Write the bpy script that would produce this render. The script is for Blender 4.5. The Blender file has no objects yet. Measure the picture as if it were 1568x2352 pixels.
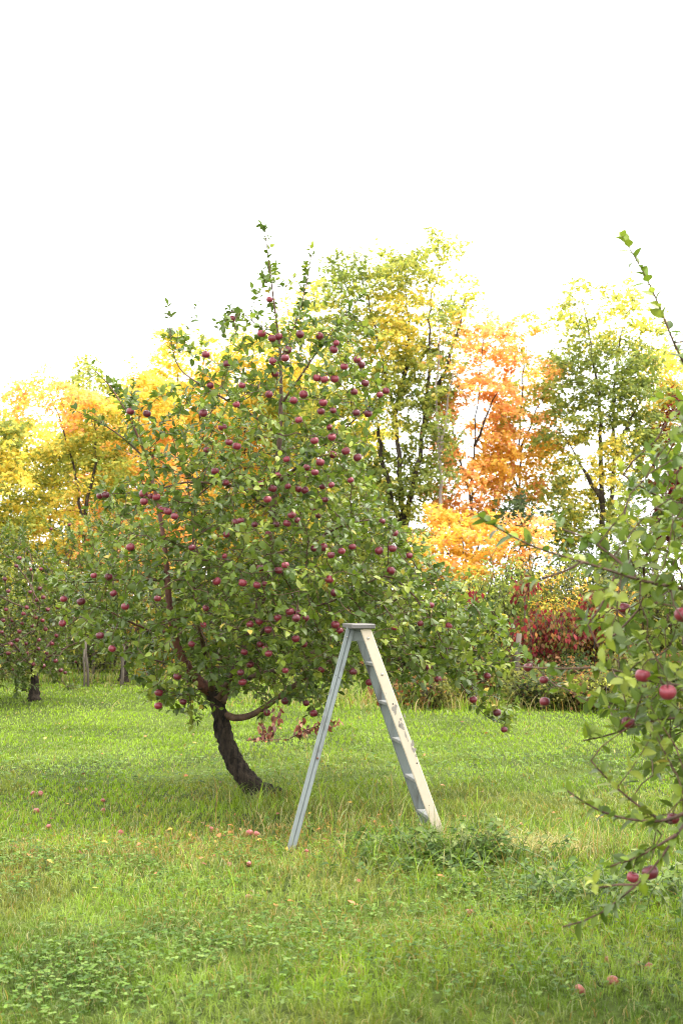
import bpy, math, random
import numpy as np
from mathutils import Vector

# ------------------------------------------------------------------ camera, sky, sun, exposure
scene = bpy.context.scene
C = scene.collection
F, EYE, HX, HY = 3267.0, 1.75, 784.0, 1370.0      # focal length and horizon measured on the photograph

cam_data = bpy.data.cameras.new('camera')
cam = bpy.data.objects.new('camera', cam_data); C.objects.link(cam)
cam.location = (0, 0, EYE); cam.rotation_euler = (math.radians(90), 0, 0)
cam_data.sensor_fit = 'VERTICAL'; cam_data.sensor_height = 36.0; cam_data.lens = 50.0
cam_data.shift_y = 194 / 2352.0
cam_data.clip_start = 0.05; cam_data.clip_end = 2000
cam_data.dof.use_dof = True; cam_data.dof.focus_distance = 11.6; cam_data.dof.aperture_fstop = 4.5
scene.camera = cam

SUN_EL, SUN_AZ = math.radians(62), math.radians(80)   # azimuth from +Y towards +X
world = bpy.data.worlds.new('World'); scene.world = world; world.use_nodes = True
nt = world.node_tree; nt.nodes.clear()
out = nt.nodes.new('ShaderNodeOutputWorld'); bg = nt.nodes.new('ShaderNodeBackground')
sky = nt.nodes.new('ShaderNodeTexSky'); sky.sky_type = 'NISHITA'; sky.sun_disc = False
sky.sun_elevation = SUN_EL; sky.sun_rotation = SUN_AZ; sky.dust_density = 4.0; sky.air_density = 1.2
cloud = nt.nodes.new('ShaderNodeTexNoise'); cloud.inputs['Scale'].default_value = 2.0; cloud.inputs['Detail'].default_value = 4.0
tco = nt.nodes.new('ShaderNodeTexCoord')
ramp = nt.nodes.new('ShaderNodeValToRGB')
ramp.color_ramp.elements[0].color = (9.0, 9.2, 9.5, 1); ramp.color_ramp.elements[1].color = (12.5, 12.4, 12.2, 1)
ramp.color_ramp.elements[0].position = 0.3; ramp.color_ramp.elements[1].position = 0.7
mix = nt.nodes.new('ShaderNodeMix'); mix.data_type = 'RGBA'; mix.inputs['Factor'].default_value = 0.92
nt.links.new(tco.outputs['Generated'], cloud.inputs['Vector']); nt.links.new(cloud.outputs['Fac'], ramp.inputs['Fac'])
nt.links.new(sky.outputs['Color'], mix.inputs['A']); nt.links.new(ramp.outputs['Color'], mix.inputs['B'])
nt.links.new(mix.outputs['Result'], bg.inputs['Color']); nt.links.new(bg.outputs['Background'], out.inputs['Surface'])
bg.inputs['Strength'].default_value = 0.098

sun_data = bpy.data.lights.new('sun', 'SUN'); sun = bpy.data.objects.new('sun', sun_data); C.objects.link(sun)
sun_data.energy = 1.9; sun_data.angle = math.radians(32); sun_data.color = (1.0, 0.95, 0.86)
sdir = Vector((math.sin(SUN_AZ) * math.cos(SUN_EL), math.cos(SUN_AZ) * math.cos(SUN_EL), math.sin(SUN_EL)))
sun.rotation_euler = sdir.to_track_quat('Z', 'Y').to_euler(); sun.location = (0, 0, 40)

vs = scene.view_settings
vs.view_transform = 'Standard'; vs.look = 'None'; vs.gamma = 1.0; vs.exposure = 2.12; vs.use_curve_mapping = False
cy = scene.cycles
cy.pixel_filter_type = 'BLACKMAN_HARRIS'; cy.filter_width = 1.15
cy.max_bounces = 6; cy.diffuse_bounces = 3; cy.glossy_bounces = 2; cy.transmission_bounces = 4; cy.transparent_max_bounces = 4
cy.caustics_reflective = False; cy.caustics_refractive = False; cy.use_denoising = True
try: cy.denoiser = 'OPENIMAGEDENOISE'
except Exception: pass

# ------------------------------------------------------------------ helpers
rng = np.random.default_rng(11)
random.seed(5)
UP = np.array([0, 0, 1.0])

def W(vx, vy, D):
    """a point seen at (vx, vy) on the photograph, D metres in front of the camera"""
    return np.array([(vx - HX) / F * D, D, EYE + (HY - vy) / F * D])

def nrm(v):
    v = np.asarray(v, float); n = np.linalg.norm(v, axis=-1, keepdims=True); return v / np.maximum(n, 1e-9)

def _hash(ix, iy, s):
    h = (ix * 374761393 + iy * 668265263 + s * 974711) & 0xffffffff
    h = ((h ^ (h >> 13)) * 1274126177) & 0xffffffff
    return ((h ^ (h >> 16)) & 0xffff) / 65535.0
def vnoise(x, y, s=0):
    x = np.asarray(x, float); y = np.asarray(y, float)
    ix = np.floor(x).astype(np.int64); iy = np.floor(y).astype(np.int64); fx = x - ix; fy = y - iy
    fx = fx * fx * (3 - 2 * fx); fy = fy * fy * (3 - 2 * fy)
    a = _hash(ix, iy, s); b = _hash(ix + 1, iy, s); c = _hash(ix, iy + 1, s); d = _hash(ix + 1, iy + 1, s)
    return (a * (1 - fx) + b * fx) * (1 - fy) + (c * (1 - fx) + d * fx) * fy
def fbm(x, y, s=0, o=3):
    t = 0; a = .5; n = 0
    for k in range(o): t = t + a * vnoise(x * 2 ** k, y * 2 ** k, s + k * 17); n += a; a *= .5
    return t / n

def gz(x, y):
    x = np.asarray(x, float); y = np.asarray(y, float)
    t = np.clip((y - 14) / 14, 0, 1); t = t * t * (3 - 2 * t)
    return 0.16 * t + (fbm(x * .45, y * .45, 3, 2) - .5) * .10 * np.clip((60 - y) / 40, 0, 1)

def tag(o, label=None, cat=None, group=None, kind=None):
    if label: o['label'] = label
    if cat: o['category'] = cat
    if group: o['group'] = group
    if kind: o['kind'] = kind
    return o

def link(name, mesh, parent=None):
    o = bpy.data.objects.new(name, mesh); C.objects.link(o)
    if parent is not None: o.parent = parent
    return o

def empty(name, loc, label=None, cat=None, group=None):
    o = bpy.data.objects.new(name, None); C.objects.link(o); o.location = tuple(loc); o.empty_display_size = .2
    return tag(o, label, cat, group)

def raw_mesh(name, V, faces_flat, sizes, mats, mat_idx=None, smooth=True, col=None):
    me = bpy.data.meshes.new(name)
    V = np.ascontiguousarray(V, np.float32); sizes = np.asarray(sizes, np.int32)
    me.vertices.add(len(V)); me.vertices.foreach_set('co', V.ravel())
    me.loops.add(len(faces_flat)); me.loops.foreach_set('vertex_index', np.asarray(faces_flat, np.int32))
    st = np.zeros(len(sizes), np.int32); st[1:] = np.cumsum(sizes)[:-1]
    me.polygons.add(len(sizes)); me.polygons.foreach_set('loop_start', st)
    me.polygons.foreach_set('use_smooth', np.full(len(sizes), smooth, bool))
    for m in (mats if isinstance(mats, (list, tuple)) else [mats]): me.materials.append(m)
    if mat_idx is not None: me.polygons.foreach_set('material_index', np.asarray(mat_idx, np.int32))
    if col is not None:
        a = me.attributes.new('tint', 'FLOAT_COLOR', 'POINT')
        c4 = np.ones((len(V), 4), np.float32); c4[:, :3] = col
        a.data.foreach_set('color', c4.ravel())
    me.update(calc_edges=True)
    return me

class MB:
    """collects shapes for one mesh"""
    def __init__(s): s.V = []; s.F = []; s.S = []; s.n = 0; s.M = []
    def add(s, V, faces, m=0):
        V = np.asarray(V, float); s.V.append(V)
        for f in faces: s.F.extend([i + s.n for i in f]); s.S.append(len(f)); s.M.append(m)
        s.n += len(V)
    def tube(s, P, R, k=6, m=0, rough=0.0, cap=True):
        P = np.asarray(P, float); R = np.asarray(R, float) * np.ones(len(P)); n = len(P)
        T = np.gradient(P, axis=0); T = nrm(T)
        a = np.cross(T[0], [0.31, 0.2, 0.93]); 
        if np.linalg.norm(a) < .1: a = np.cross(T[0], [1, 0, 0])
        a = nrm(a); V = []
        ph = np.arange(k) * 2 * math.pi / k
        for i in range(n):
            a = nrm(a - T[i] * np.dot(a, T[i])); b = np.cross(T[i], a)
            r = R[i] * (1 + rough * (rng.random(k) - .5) * 2) if rough else np.full(k, R[i])
            V.append(P[i] + (np.cos(ph) * r)[:, None] * a + (np.sin(ph) * r)[:, None] * b)
        V = np.concatenate(V); f = []
        for i in range(n - 1):
            for j in range(k):
                j2 = (j + 1) % k; f.append((i * k + j, i * k + j2, (i + 1) * k + j2, (i + 1) * k + j))
        if cap: f.append(tuple(range(k))[::-1]); f.append(tuple((n - 1) * k + j for j in range(k)))
        s.add(V, f, m)
    def box(s, c, ax, ay, az, hx, hy, hz, bev=0.004, m=0):
        """bevelled box: centre, three unit axes, half sizes"""
        c, ax, ay, az = (np.asarray(q, float) for q in (c, ax, ay, az)); b = min(bev, hx * .6, hy * .6, hz * .6)
        V = []; idx = {}
        for sx in (-1, 1):
            for sy in (-1, 1):
                for sz in (-1, 1):
                    for q in range(3):
                        h = [hx - b, hy - b, hz - b]; h[q] = (hx, hy, hz)[q]
                        idx[(sx, sy, sz, q)] = len(V); V.append(c + ax * sx * h[0] + ay * sy * h[1] + az * sz * h[2])
        f = []
        sg = (-1, 1)
        for q in range(3):
            o = [k for k in range(3) if k != q]
            for e in sg:
                r = []
                for (u, v) in ((-1, -1), (1, -1), (1, 1), (-1, 1)):
                    k = [0, 0, 0]; k[q] = e; k[o[0]] = u; k[o[1]] = v; r.append(idx[(*k, q)])
                f.append(tuple(r))
            p, w = o
            for u in sg:
                for v in sg:   # bevel along axis q between faces p and w
                    k0 = [0] * 3; k1 = [0] * 3; k0[q] = -1; k1[q] = 1; k0[p] = k1[p] = u; k0[w] = k1[w] = v
                    f.append((idx[(*k0, p)], idx[(*k1, p)], idx[(*k1, w)], idx[(*k0, w)]))
        for sx in sg:
            for sy in sg:
                for sz in sg: f.append(tuple(idx[(sx, sy, sz, q)] for q in range(3)))
        s.add(V, f, m)
    def build(s, name, mats, parent=None, smooth=True):
        me = raw_mesh(name, np.concatenate(s.V), s.F, s.S, mats, s.M, smooth)
        return link(name, me, parent)

def fix_normals(o):
    import bmesh
    bm = bmesh.new(); bm.from_mesh(o.data); bmesh.ops.recalc_face_normals(bm, faces=bm.faces); bm.to_mesh(o.data); bm.free(); return o

# ------------------------------------------------------------------ materials
def mat_new(name):
    m = bpy.data.materials.new(name); m.use_nodes = True; n = m.node_tree; b = n.nodes['Principled BSDF']; return m, n, b

def leaf_mat(name, trans=0.35, rough=0.42, under=None, spec=0.4, tcol=1.4):
    m, n, b = mat_new(name)
    at = n.nodes.new('ShaderNodeAttribute'); at.attribute_name = 'tint'
    col = at.outputs['Color']
    if under:
        g = n.nodes.new('ShaderNodeNewGeometry'); mx = n.nodes.new('ShaderNodeMix'); mx.data_type = 'RGBA'
        n.links.new(g.outputs['Backfacing'], mx.inputs['Factor']); n.links.new(col, mx.inputs['A']); mx.inputs['B'].default_value = (*under, 1)
        col = mx.outputs['Result']
    n.links.new(col, b.inputs['Base Color']); b.inputs['Roughness'].default_value = rough; b.inputs['Specular IOR Level'].default_value = spec
    t = n.nodes.new('ShaderNodeBsdfTranslucent')
    hs = n.nodes.new('ShaderNodeMix'); hs.data_type = 'RGBA'; hs.blend_type = 'MULTIPLY'; hs.inputs['Factor'].default_value = 1
    n.links.new(at.outputs['Color'], hs.inputs['A']); hs.inputs['B'].default_value = (tcol, tcol * 1.03, tcol * .8, 1); hs.clamp_result = False
    n.links.new(hs.outputs['Result'], t.inputs['Color'])
    ms = n.nodes.new('ShaderNodeMixShader'); ms.inputs[0].default_value = trans
    n.links.new(b.outputs[0], ms.inputs[1]); n.links.new(t.outputs[0], ms.inputs[2])
    n.links.new(ms.outputs[0], n.nodes['Material Output'].inputs['Surface'])
    return m

def bark_mat(name, c1, c2, scale=14, bump=.6, rough=.75, stretch=.25, dist=.02):
    m, n, b = mat_new(name)
    tc = n.nodes.new('ShaderNodeTexCoord'); mp = n.nodes.new('ShaderNodeMapping'); mp.inputs['Scale'].default_value = (1, 1, stretch)
    no = n.nodes.new('ShaderNodeTexNoise'); no.inputs['Scale'].default_value = scale; no.inputs['Detail'].default_value = 8; no.inputs['Roughness'].default_value = .7
    n.links.new(tc.outputs['Object'], mp.inputs['Vector']); n.links.new(mp.outputs[0], no.inputs['Vector'])
    r = n.nodes.new('ShaderNodeValToRGB'); r.color_ramp.elements[0].position = .35; r.color_ramp.elements[1].position = .68
    r.color_ramp.elements[0].color = (*c1, 1); r.color_ramp.elements[1].color = (*c2, 1)
    n.links.new(no.outputs['Fac'], r.inputs['Fac']); n.links.new(r.outputs['Color'], b.inputs['Base Color'])
    bp = n.nodes.new('ShaderNodeBump'); bp.inputs['Strength'].default_value = bump; bp.inputs['Distance'].default_value = dist
    n.links.new(no.outputs['Fac'], bp.inputs['Height']); n.links.new(bp.outputs[0], b.inputs['Normal'])
    b.inputs['Roughness'].default_value = rough; b.inputs['Specular IOR Level'].default_value = .18
    return m

def paint_mat(name, base, worn, lo=.62, hi=.72, scale=9, stretch=(1, 1, .15), streak=.12, axis=None, rough=.55):
    """old paint over wood: worn patches, long grain streaks"""
    m, n, b = mat_new(name)
    tc = n.nodes.new('ShaderNodeTexCoord'); mp = n.nodes.new('ShaderNodeMapping'); mp.inputs['Scale'].default_value = stretch
    if axis is not None: mp.inputs['Rotation'].default_value = axis
    n.links.new(tc.outputs['Object'], mp.inputs['Vector'])
    no = n.nodes.new('ShaderNodeTexNoise'); no.inputs['Scale'].default_value = scale; no.inputs['Detail'].default_value = 6; no.inputs['Roughness'].default_value = .65
    n.links.new(mp.outputs[0], no.inputs['Vector'])
    r = n.nodes.new('ShaderNodeValToRGB'); r.color_ramp.elements[0].position = lo; r.color_ramp.elements[1].position = hi
    r.color_ramp.elements[0].color = (0, 0, 0, 1); r.color_ramp.elements[1].color = (1, 1, 1, 1); n.links.new(no.outputs['Fac'], r.inputs['Fac'])
    n2 = n.nodes.new('ShaderNodeTexNoise'); n2.inputs['Scale'].default_value = scale * 6; n2.inputs['Detail'].default_value = 4
    n.links.new(mp.outputs[0], n2.inputs['Vector'])
    m1 = n.nodes.new('ShaderNodeMix'); m1.data_type = 'RGBA'; m1.inputs['A'].default_value = (*[c * (1 - streak) for c in base], 1); m1.inputs['B'].default_value = (*[min(1, c * (1 + streak)) for c in base], 1)
    n.links.new(n2.outputs['Fac'], m1.inputs['Factor'])
    m2 = n.nodes.new('ShaderNodeMix'); m2.data_type = 'RGBA'; n.links.new(r.outputs['Color'], m2.inputs['Factor']); n.links.new(m1.outputs['Result'], m2.inputs['A']); m2.inputs['B'].default_value = (*worn, 1)
    n.links.new(m2.outputs['Result'], b.inputs['Base Color']); b.inputs['Roughness'].default_value = rough
    bp = n.nodes.new('ShaderNodeBump'); bp.inputs['Strength'].default_value = .25; bp.inputs['Distance'].default_value = .004
    n.links.new(n2.outputs['Fac'], bp.inputs['Height']); n.links.new(bp.outputs[0], b.inputs['Normal'])
    return m

def plain_mat(name, c, rough=.6, metal=0):
    m, n, b = mat_new(name); no = n.nodes.new('ShaderNodeTexNoise'); no.inputs['Scale'].default_value = 40
    mx = n.nodes.new('ShaderNodeMix'); mx.data_type = 'RGBA'; mx.inputs['A'].default_value = (*[q * .75 for q in c], 1); mx.inputs['B'].default_value = (*[min(1, q * 1.25) for q in c], 1)
    n.links.new(no.outputs['Fac'], mx.inputs['Factor']); n.links.new(mx.outputs['Result'], b.inputs['Base Color'])
    b.inputs['Roughness'].default_value = rough; b.inputs['Metallic'].default_value = metal; return m

def apple_mat(name, a, bcol, bloom=.25):
    m, n, b = mat_new(name)
    tc = n.nodes.new('ShaderNodeTexCoord'); mp = n.nodes.new('ShaderNodeMapping'); mp.inputs['Scale'].default_value = (60, 60, 9)
    no = n.nodes.new('ShaderNodeTexNoise'); no.inputs['Scale'].default_value = 1.0; no.inputs['Detail'].default_value = 5
    oi = n.nodes.new('ShaderNodeObjectInfo')
    ad = n.nodes.new('ShaderNodeVectorMath'); ad.operation = 'ADD'
    cb = n.nodes.new('ShaderNodeCombineXYZ'); ml = n.nodes.new('ShaderNodeMath'); ml.operation = 'MULTIPLY'; ml.inputs[1].default_value = 40
    n.links.new(oi.outputs['Random'], ml.inputs[0]); n.links.new(ml.outputs[0], cb.inputs[0]); n.links.new(ml.outputs[0], cb.inputs[2])
    n.links.new(tc.outputs['Object'], mp.inputs['Vector']); n.links.new(mp.outputs[0], ad.inputs[0]); n.links.new(cb.outputs[0], ad.inputs[1]); n.links.new(ad.outputs[0], no.inputs['Vector'])
    sm = n.nodes.new('ShaderNodeMath'); sm.operation = 'MULTIPLY_ADD'; sm.inputs[1].default_value = .55; n.links.new(oi.outputs['Random'], sm.inputs[0])
    s2 = n.nodes.new('ShaderNodeMath'); s2.operation = 'SUBTRACT'; s2.inputs[1].default_value = .28; n.links.new(no.outputs['Fac'], s2.inputs[0]); n.links.new(s2.outputs[0], sm.inputs[2])
    r = n.nodes.new('ShaderNodeValToRGB'); r.color_ramp.elements[0].position = .1; r.color_ramp.elements[1].position = .95
    r.color_ramp.elements[0].color = (*a, 1); r.color_ramp.elements[1].color = (*bcol, 1)
    n.links.new(sm.outputs[0], r.inputs['Fac']); n.links.new(r.outputs['Color'], b.inputs['Base Color'])
    b.inputs['Roughness'].default_value = .38; b.inputs['Specular IOR Level'].default_value = .45
    b.inputs['Sheen Weight'].default_value = bloom; b.inputs['Sheen Roughness'].default_value = .4; b.inputs['Sheen Tint'].default_value = (.8, .7, .85, 1)
    return m

M_LEAF = leaf_mat('apple_leaf', .33, .42, (.095, .130, .042), .30)
M_AUT = leaf_mat('autumn_leaf', .54, .6, None, .25, 1.35)
M_GRASS = leaf_mat('grass_blade', .34, .55, None, .18, 1.3)
M_DRY = leaf_mat('withered_leaf', .15, .6, None, .3, 1.2)
M_TRUNK = bark_mat('old_bark', (.004, .0035, .003), (.060, .044, .031), 30, 1.0, .9, .22, .04)
M_LIMB = bark_mat('limb_bark', (.035, .022, .015), (.13, .075, .048), 22, .5, .6, .5, .01)
M_REDLIMB = bark_mat('young_bark', (.05, .022, .015), (.15, .062, .04), 18, .3, .45, .5, .01)
M_TWIG = bark_mat('twig_bark', (.045, .025, .017), (.11, .06, .04), 20, .2, .6, .6, .005)
M_FARBARK = bark_mat('forest_bark', (.022, .017, .013), (.085, .066, .05), 8, .5, .85, .3, .03)
M_PALEBARK = bark_mat('pale_bark', (.13, .10, .085), (.33, .28, .24), 8, .4, .85, .3, .02)

# ------------------------------------------------------------------ leaves
def leaf_template(segs=4, fold=.28):
    """an oval pointed leaf along +y, folded at the midrib; columns: across, along, up from fold"""
    t = np.linspace(0, 1, segs + 1); w = np.sin(np.pi * t ** .85) ** .8 * .5; w[0] = w[-1] = 0
    V = [(0, q, 0) for q in t]; L = {}; R = {}
    for i in range(1, segs):
        L[i] = len(V); V.append((-w[i], t[i], w[i] * fold)); R[i] = len(V); V.append((w[i], t[i], w[i] * fold))
    f = [(0, 1, L[1]), (0, R[1], 1)]
    for i in range(1, segs - 1): f += [(i, i + 1, L[i + 1], L[i]), (i, R[i], R[i + 1], i + 1)]
    f += [(segs - 1, segs, L[segs - 1]), (segs - 1, R[segs - 1], segs)]
    return np.array(V), f
T_NEAR = leaf_template(5); T_MID = leaf_template(3, .3)
T_FAR = (np.array([(0, 0, 0), (-.5, .45, .1), (0, 1, 0), (.5, .45, .1)], float), [(0, 3, 2), (0, 2, 1)])
# a lobed far leaf: three leaflets fanning from the stalk, as the maples and ashes have
T_TRI = (np.array([(0, 0, 0), (-.16, .5, .05), (0, 1, 0), (.16, .5, .05), (-.62, .35, .06), (-.55, .82, 0), (.62, .35, .06), (.55, .82, 0)], float),
         [(0, 3, 2, 1), (0, 1, 5, 4), (0, 6, 7, 3)])

def leaves_object(name, P, D, N, L, Wd, col, curl, tmpl, mat, parent):
    TV, TF = tmpl; n = len(P); k = len(TV)
    D = nrm(D); X = nrm(np.cross(D, N)); Nn = np.cross(X, D)
    al = TV[:, 1][None, :]; ac = TV[:, 0][None, :]; up = TV[:, 2][None, :]
    L = np.asarray(L)[:, None]; Wd = np.asarray(Wd)[:, None]; curl = np.asarray(curl)[:, None]
    cl = curl * al ** 2
    V = P[:, None, :] + (al * L * (1 - .35 * curl * al))[..., None] * D[:, None, :] + (ac * Wd)[..., None] * X[:, None, :] + (up * Wd - cl * L)[..., None] * Nn[:, None, :]
    ff = np.concatenate([np.array(f) for f in TF]); sz = np.array([len(f) for f in TF])
    FL = (ff[None, :] + (np.arange(n) * k)[:, None]).ravel(); S = np.tile(sz, n)
    rib = 1 + .22 * (TV[:, 0] == 0) if k > 8 else np.ones(k)      # paler midrib
    me = raw_mesh(name, V.reshape(-1, 3), FL, S, mat, None, True, np.clip(np.repeat(col, k, axis=0) * np.tile(rib, n)[:, None], 0, .9))
    return link(name, me, parent)

def lf_pack(): return dict(P=[], D=[], N=[], L=[], W=[], col=[], c=[])

def in_poly(x, y, poly):
    x = np.asarray(x, float); y = np.asarray(y, float); p = np.asarray(poly, float); r = np.zeros(x.shape, bool); j = len(p) - 1
    for i in range(len(p)):
        c = ((p[i, 1] > y) != (p[j, 1] > y)) & (x < (p[j, 0] - p[i, 0]) * (y - p[i, 1]) / (p[j, 1] - p[i, 1] + 1e-12) + p[i, 0])
        r ^= c; j = i
    return r

def resample(P, step):
    P = np.asarray(P, float); d = np.r_[0, np.cumsum(np.linalg.norm(np.diff(P, axis=0), axis=1))]
    n = max(2, int(round(d[-1] / step)) + 1); t = np.linspace(0, d[-1], n)
    Q = np.stack([np.interp(t, d, P[:, k]) for k in range(3)], 1)
    for _ in range(2): Q[1:-1] = (Q[:-2] + 2 * Q[1:-1] + Q[2:]) / 4
    return Q

APPLE_GREENS = np.array([(.070, .106, .008), (.086, .126, .010), (.116, .156, .014), (.044, .074, .008), (.170, .200, .026), (.058, .088, .011)])

def colonise(pos, par, att, step, di, dk, trop, r, max_iter):
    """grow branch nodes from the given ones towards points that fill the crown"""
    nS = len(pos); pos = np.array(pos); par = list(par)
    near = np.full(len(att), -1); dist = np.full(len(att), 1e9)
    def upd(i0, P):
        d = np.linalg.norm(att[:, None, :] - P[None], axis=2); j = d.argmin(1); v = d[np.arange(len(att)), j]; b = v < dist
        dist[b] = v[b]; near[b] = j[b] + i0
    for s0 in range(0, nS, 200): upd(s0, pos[s0:s0 + 200])
    alive = dist > dk; kids = {}
    P = list(pos)
    for it in range(max_iter):
        a = np.where(alive & (dist < di))[0]
        if not len(a): break
        ids = near[a]; new = []; newp = []
        order = np.argsort(ids, kind='stable'); ids = ids[order]; a = a[order]
        cut = np.flatnonzero(np.diff(ids)) + 1
        for g in np.split(np.arange(len(ids)), cut):
            i = ids[g[0]]
            if kids.get(i, 0) >= 4: alive[a[g]] = False; continue
            v = nrm(nrm(att[a[g]] - P[i]).mean(0) + np.array(trop) + r.normal(0, .12, 3))
            new.append(P[i] + v * step); newp.append(i); kids[i] = kids.get(i, 0) + 1
        if not new: break
        i0 = len(P); P.extend(new); par.extend(newp); upd(i0, np.array(new)); alive &= dist > dk
    return np.array(P), np.array(par)

def grow_tree(root, scaffolds, att, step, di, dk, leaf_len, tmpl, seed, apples=(), trop=(0, 0, .12), density=1.0, max_iter=70,
              greens=APPLE_GREENS, leaf_filter=None, twig_r=.0026, shoot=(.10, .30), spur_p=.6, long_p=.16, mat_leaf=None):
    """Branches that grow from drawn limbs into the crown's volume, leaves on their ends. scaffolds: (path, r0, r1, part name, material, leafy)"""
    r = np.random.default_rng(seed)
    base = np.array(root.location)
    pos = []; par = []; rad = []; scaf = []; leafy = []
    for (path, r0, r1, pname, m, lf) in scaffolds:
        Q = resample(path, step); n = len(Q); R = np.linspace(1, 0, n) ** 1.35 * (r0 - r1) + r1
        if pname == 'limb' and r0 > .03: R[:3] *= (1.35, 1.25, 1.1)
        if pname == 'trunk' and len(path) > 2: R[:3] *= (2.0, 1.45, 1.12)
        mb = MB(); big = r0 > .05
        if big: Qf = resample(path, .03); Rf = np.interp(np.linspace(0, 1, len(Qf)), np.linspace(0, 1, n), R); mb.tube(Qf - base, Rf, 22, rough=.2)
        else: mb.tube(Q - base, R, 8, rough=.04)
        mb.build(pname, m, root)
        p0 = int(np.argmin(np.linalg.norm(np.array(pos) - Q[0], axis=1))) if pos else -1
        for i in range(n):
            par.append(p0 if i == 0 else len(pos) - 1); pos.append(Q[i]); rad.append(R[i]); scaf.append(True); leafy.append(lf if i > 1 else 0)
    nS = len(pos); att = np.array(att)
    if len(apples): att = np.concatenate([att, np.array(apples)])
    pos, par = colonise(pos, par, att, step, di, dk, trop, r, max_iter); n = len(pos)
    R = np.zeros(n); acc = np.zeros(n); nk = np.zeros(n, int)
    for i in range(n - 1, -1, -1):
        R[i] = (acc[i] ** (1 / 2.4) if acc[i] > 0 else twig_r)
        if i < nS: R[i] = rad[i]
        if par[i] >= 0: acc[par[i]] += R[i] ** 2.4 if i >= nS else 0; nk[par[i]] += 1
    R[nS:] = np.minimum(R[nS:], .028)
    main = {}
    for i in range(nS, n):
        p = par[i]
        if p >= nS and (p not in main or R[i] > R[main[p]]): main[p] = i
    tw = MB()
    for i in range(nS, n):
        p = par[i]
        if p >= nS and main[p] == i: continue
        ch = [p, i]
        while ch[-1] in main: ch.append(main[ch[-1]])
        rr = R[ch].copy(); rr[0] = min(rr[0], rr[1] * 1.15)
        tw.tube(pos[ch] - base, rr, 6 if rr[1] > .008 else 4, cap=False)
    # leaves
    Z = lf_pack(); cen = att.mean(0)
    def put(p, sd, k, ln, phase):
        """k leaves along a stem of length ln from p in direction sd"""
        sd = nrm(sd); a = nrm(np.cross(sd, r.normal(size=3))); b = np.cross(sd, a); cl = greens[r.integers(len(greens))]
        for q in range(k):
            t = (q + .5) / k; th = phase + q * 2.4; side = a * math.cos(th) + b * math.sin(th)
            an = math.radians(r.uniform(38, 72)) * (1 - .4 * t)
            d = nrm(sd * math.cos(an) + side * math.sin(an) + np.array([0, 0, -.05]))
            nn = nrm(sd * .7 + UP * .85 + r.normal(0, .35, 3))
            Z['P'].append(p + sd * ln * t); Z['D'].append(d); Z['N'].append(nn)
            l = leaf_len * r.uniform(.62, 1.12) * (1 - .25 * t); Z['L'].append(l); Z['W'].append(l * r.uniform(.48, .62)); Z['c'].append(r.uniform(-.05, .55))
            c = (cl if r.random() > .012 else np.array((.32, .25, .04))) * (1 + r.normal(0, .15)); c = c * (1 + .35 * max(0, t - .4)); Z['col'].append(c)
    for i in range(n):
        if i < nS:
            if leafy[i] and (r.random() < leafy[i] or rad[i] < .0055):
                d = nrm(pos[i] - pos[par[i]])
                if leafy[i] >= .9: put(pos[i] - d * step, d, 5, step, r.uniform(0, 6))
                else: put(pos[i], d * .5 + r.normal(0, .5, 3) + UP * .2, r.integers(4, 8), .05, r.uniform(0, 6))
            continue
        d = nrm(pos[i] - pos[par[i]])
        if nk[i] == 0:
            sd = nrm(d + UP * .35 + nrm(pos[i] - cen) * .35 + r.normal(0, .25, 3)); ln = r.uniform(*shoot) * (r.uniform(1.4, 2.3) if r.random() < long_p and pos[i][2] > cen[2] - .3 else 1)
            tw.tube(np.array([pos[i], pos[i] + sd * ln * .5, pos[i] + sd * ln + UP * .01]) - base, [twig_r, twig_r * .8, twig_r * .5], 4, cap=False)
            put(pos[i], sd, int(r.integers(6, 11) * density * (.6 + ln / shoot[1] * .6)), ln, r.uniform(0, 6))
        elif R[i] < .0085 and r.random() < spur_p:
            sd = nrm(d * .3 + UP * .4 + r.normal(0, .6, 3)); put(pos[i], sd, int(r.integers(3, 7) * density), .04, r.uniform(0, 6))
    # apple stalks reach from the nearest twig
    for a in apples:
        dd = np.linalg.norm(pos - a, axis=1) + np.where(pos[:, 2] < a[2] - .03, .15, 0); i = int(dd.argmin())
        tw.tube(np.array([pos[i], (pos[i] * .4 + a * .6) + UP * .012, a, a - UP * .02]) - base, [.003, .0026, .002, .002], 4, cap=False)
        put(a + UP * .01, UP * .6 + r.normal(0, .5, 3), 3, .02, r.uniform(0, 6))
    Z = {k: np.array(v) for k, v in Z.items()}
    if leaf_filter is not None:
        keep = leaf_filter(Z['P'] + Z['D'] * Z['L'][:, None] * .5, r); Z = {k: v[keep] for k, v in Z.items()}
    tw.build('branches', M_TWIG, root)
    leaves_object('crown', Z['P'] - base, Z['D'], Z['N'], Z['L'], Z['W'], np.clip(Z['col'], .004, .9), Z['c'], tmpl, mat_leaf or M_LEAF, root)
    return len(Z['P'])

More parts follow.
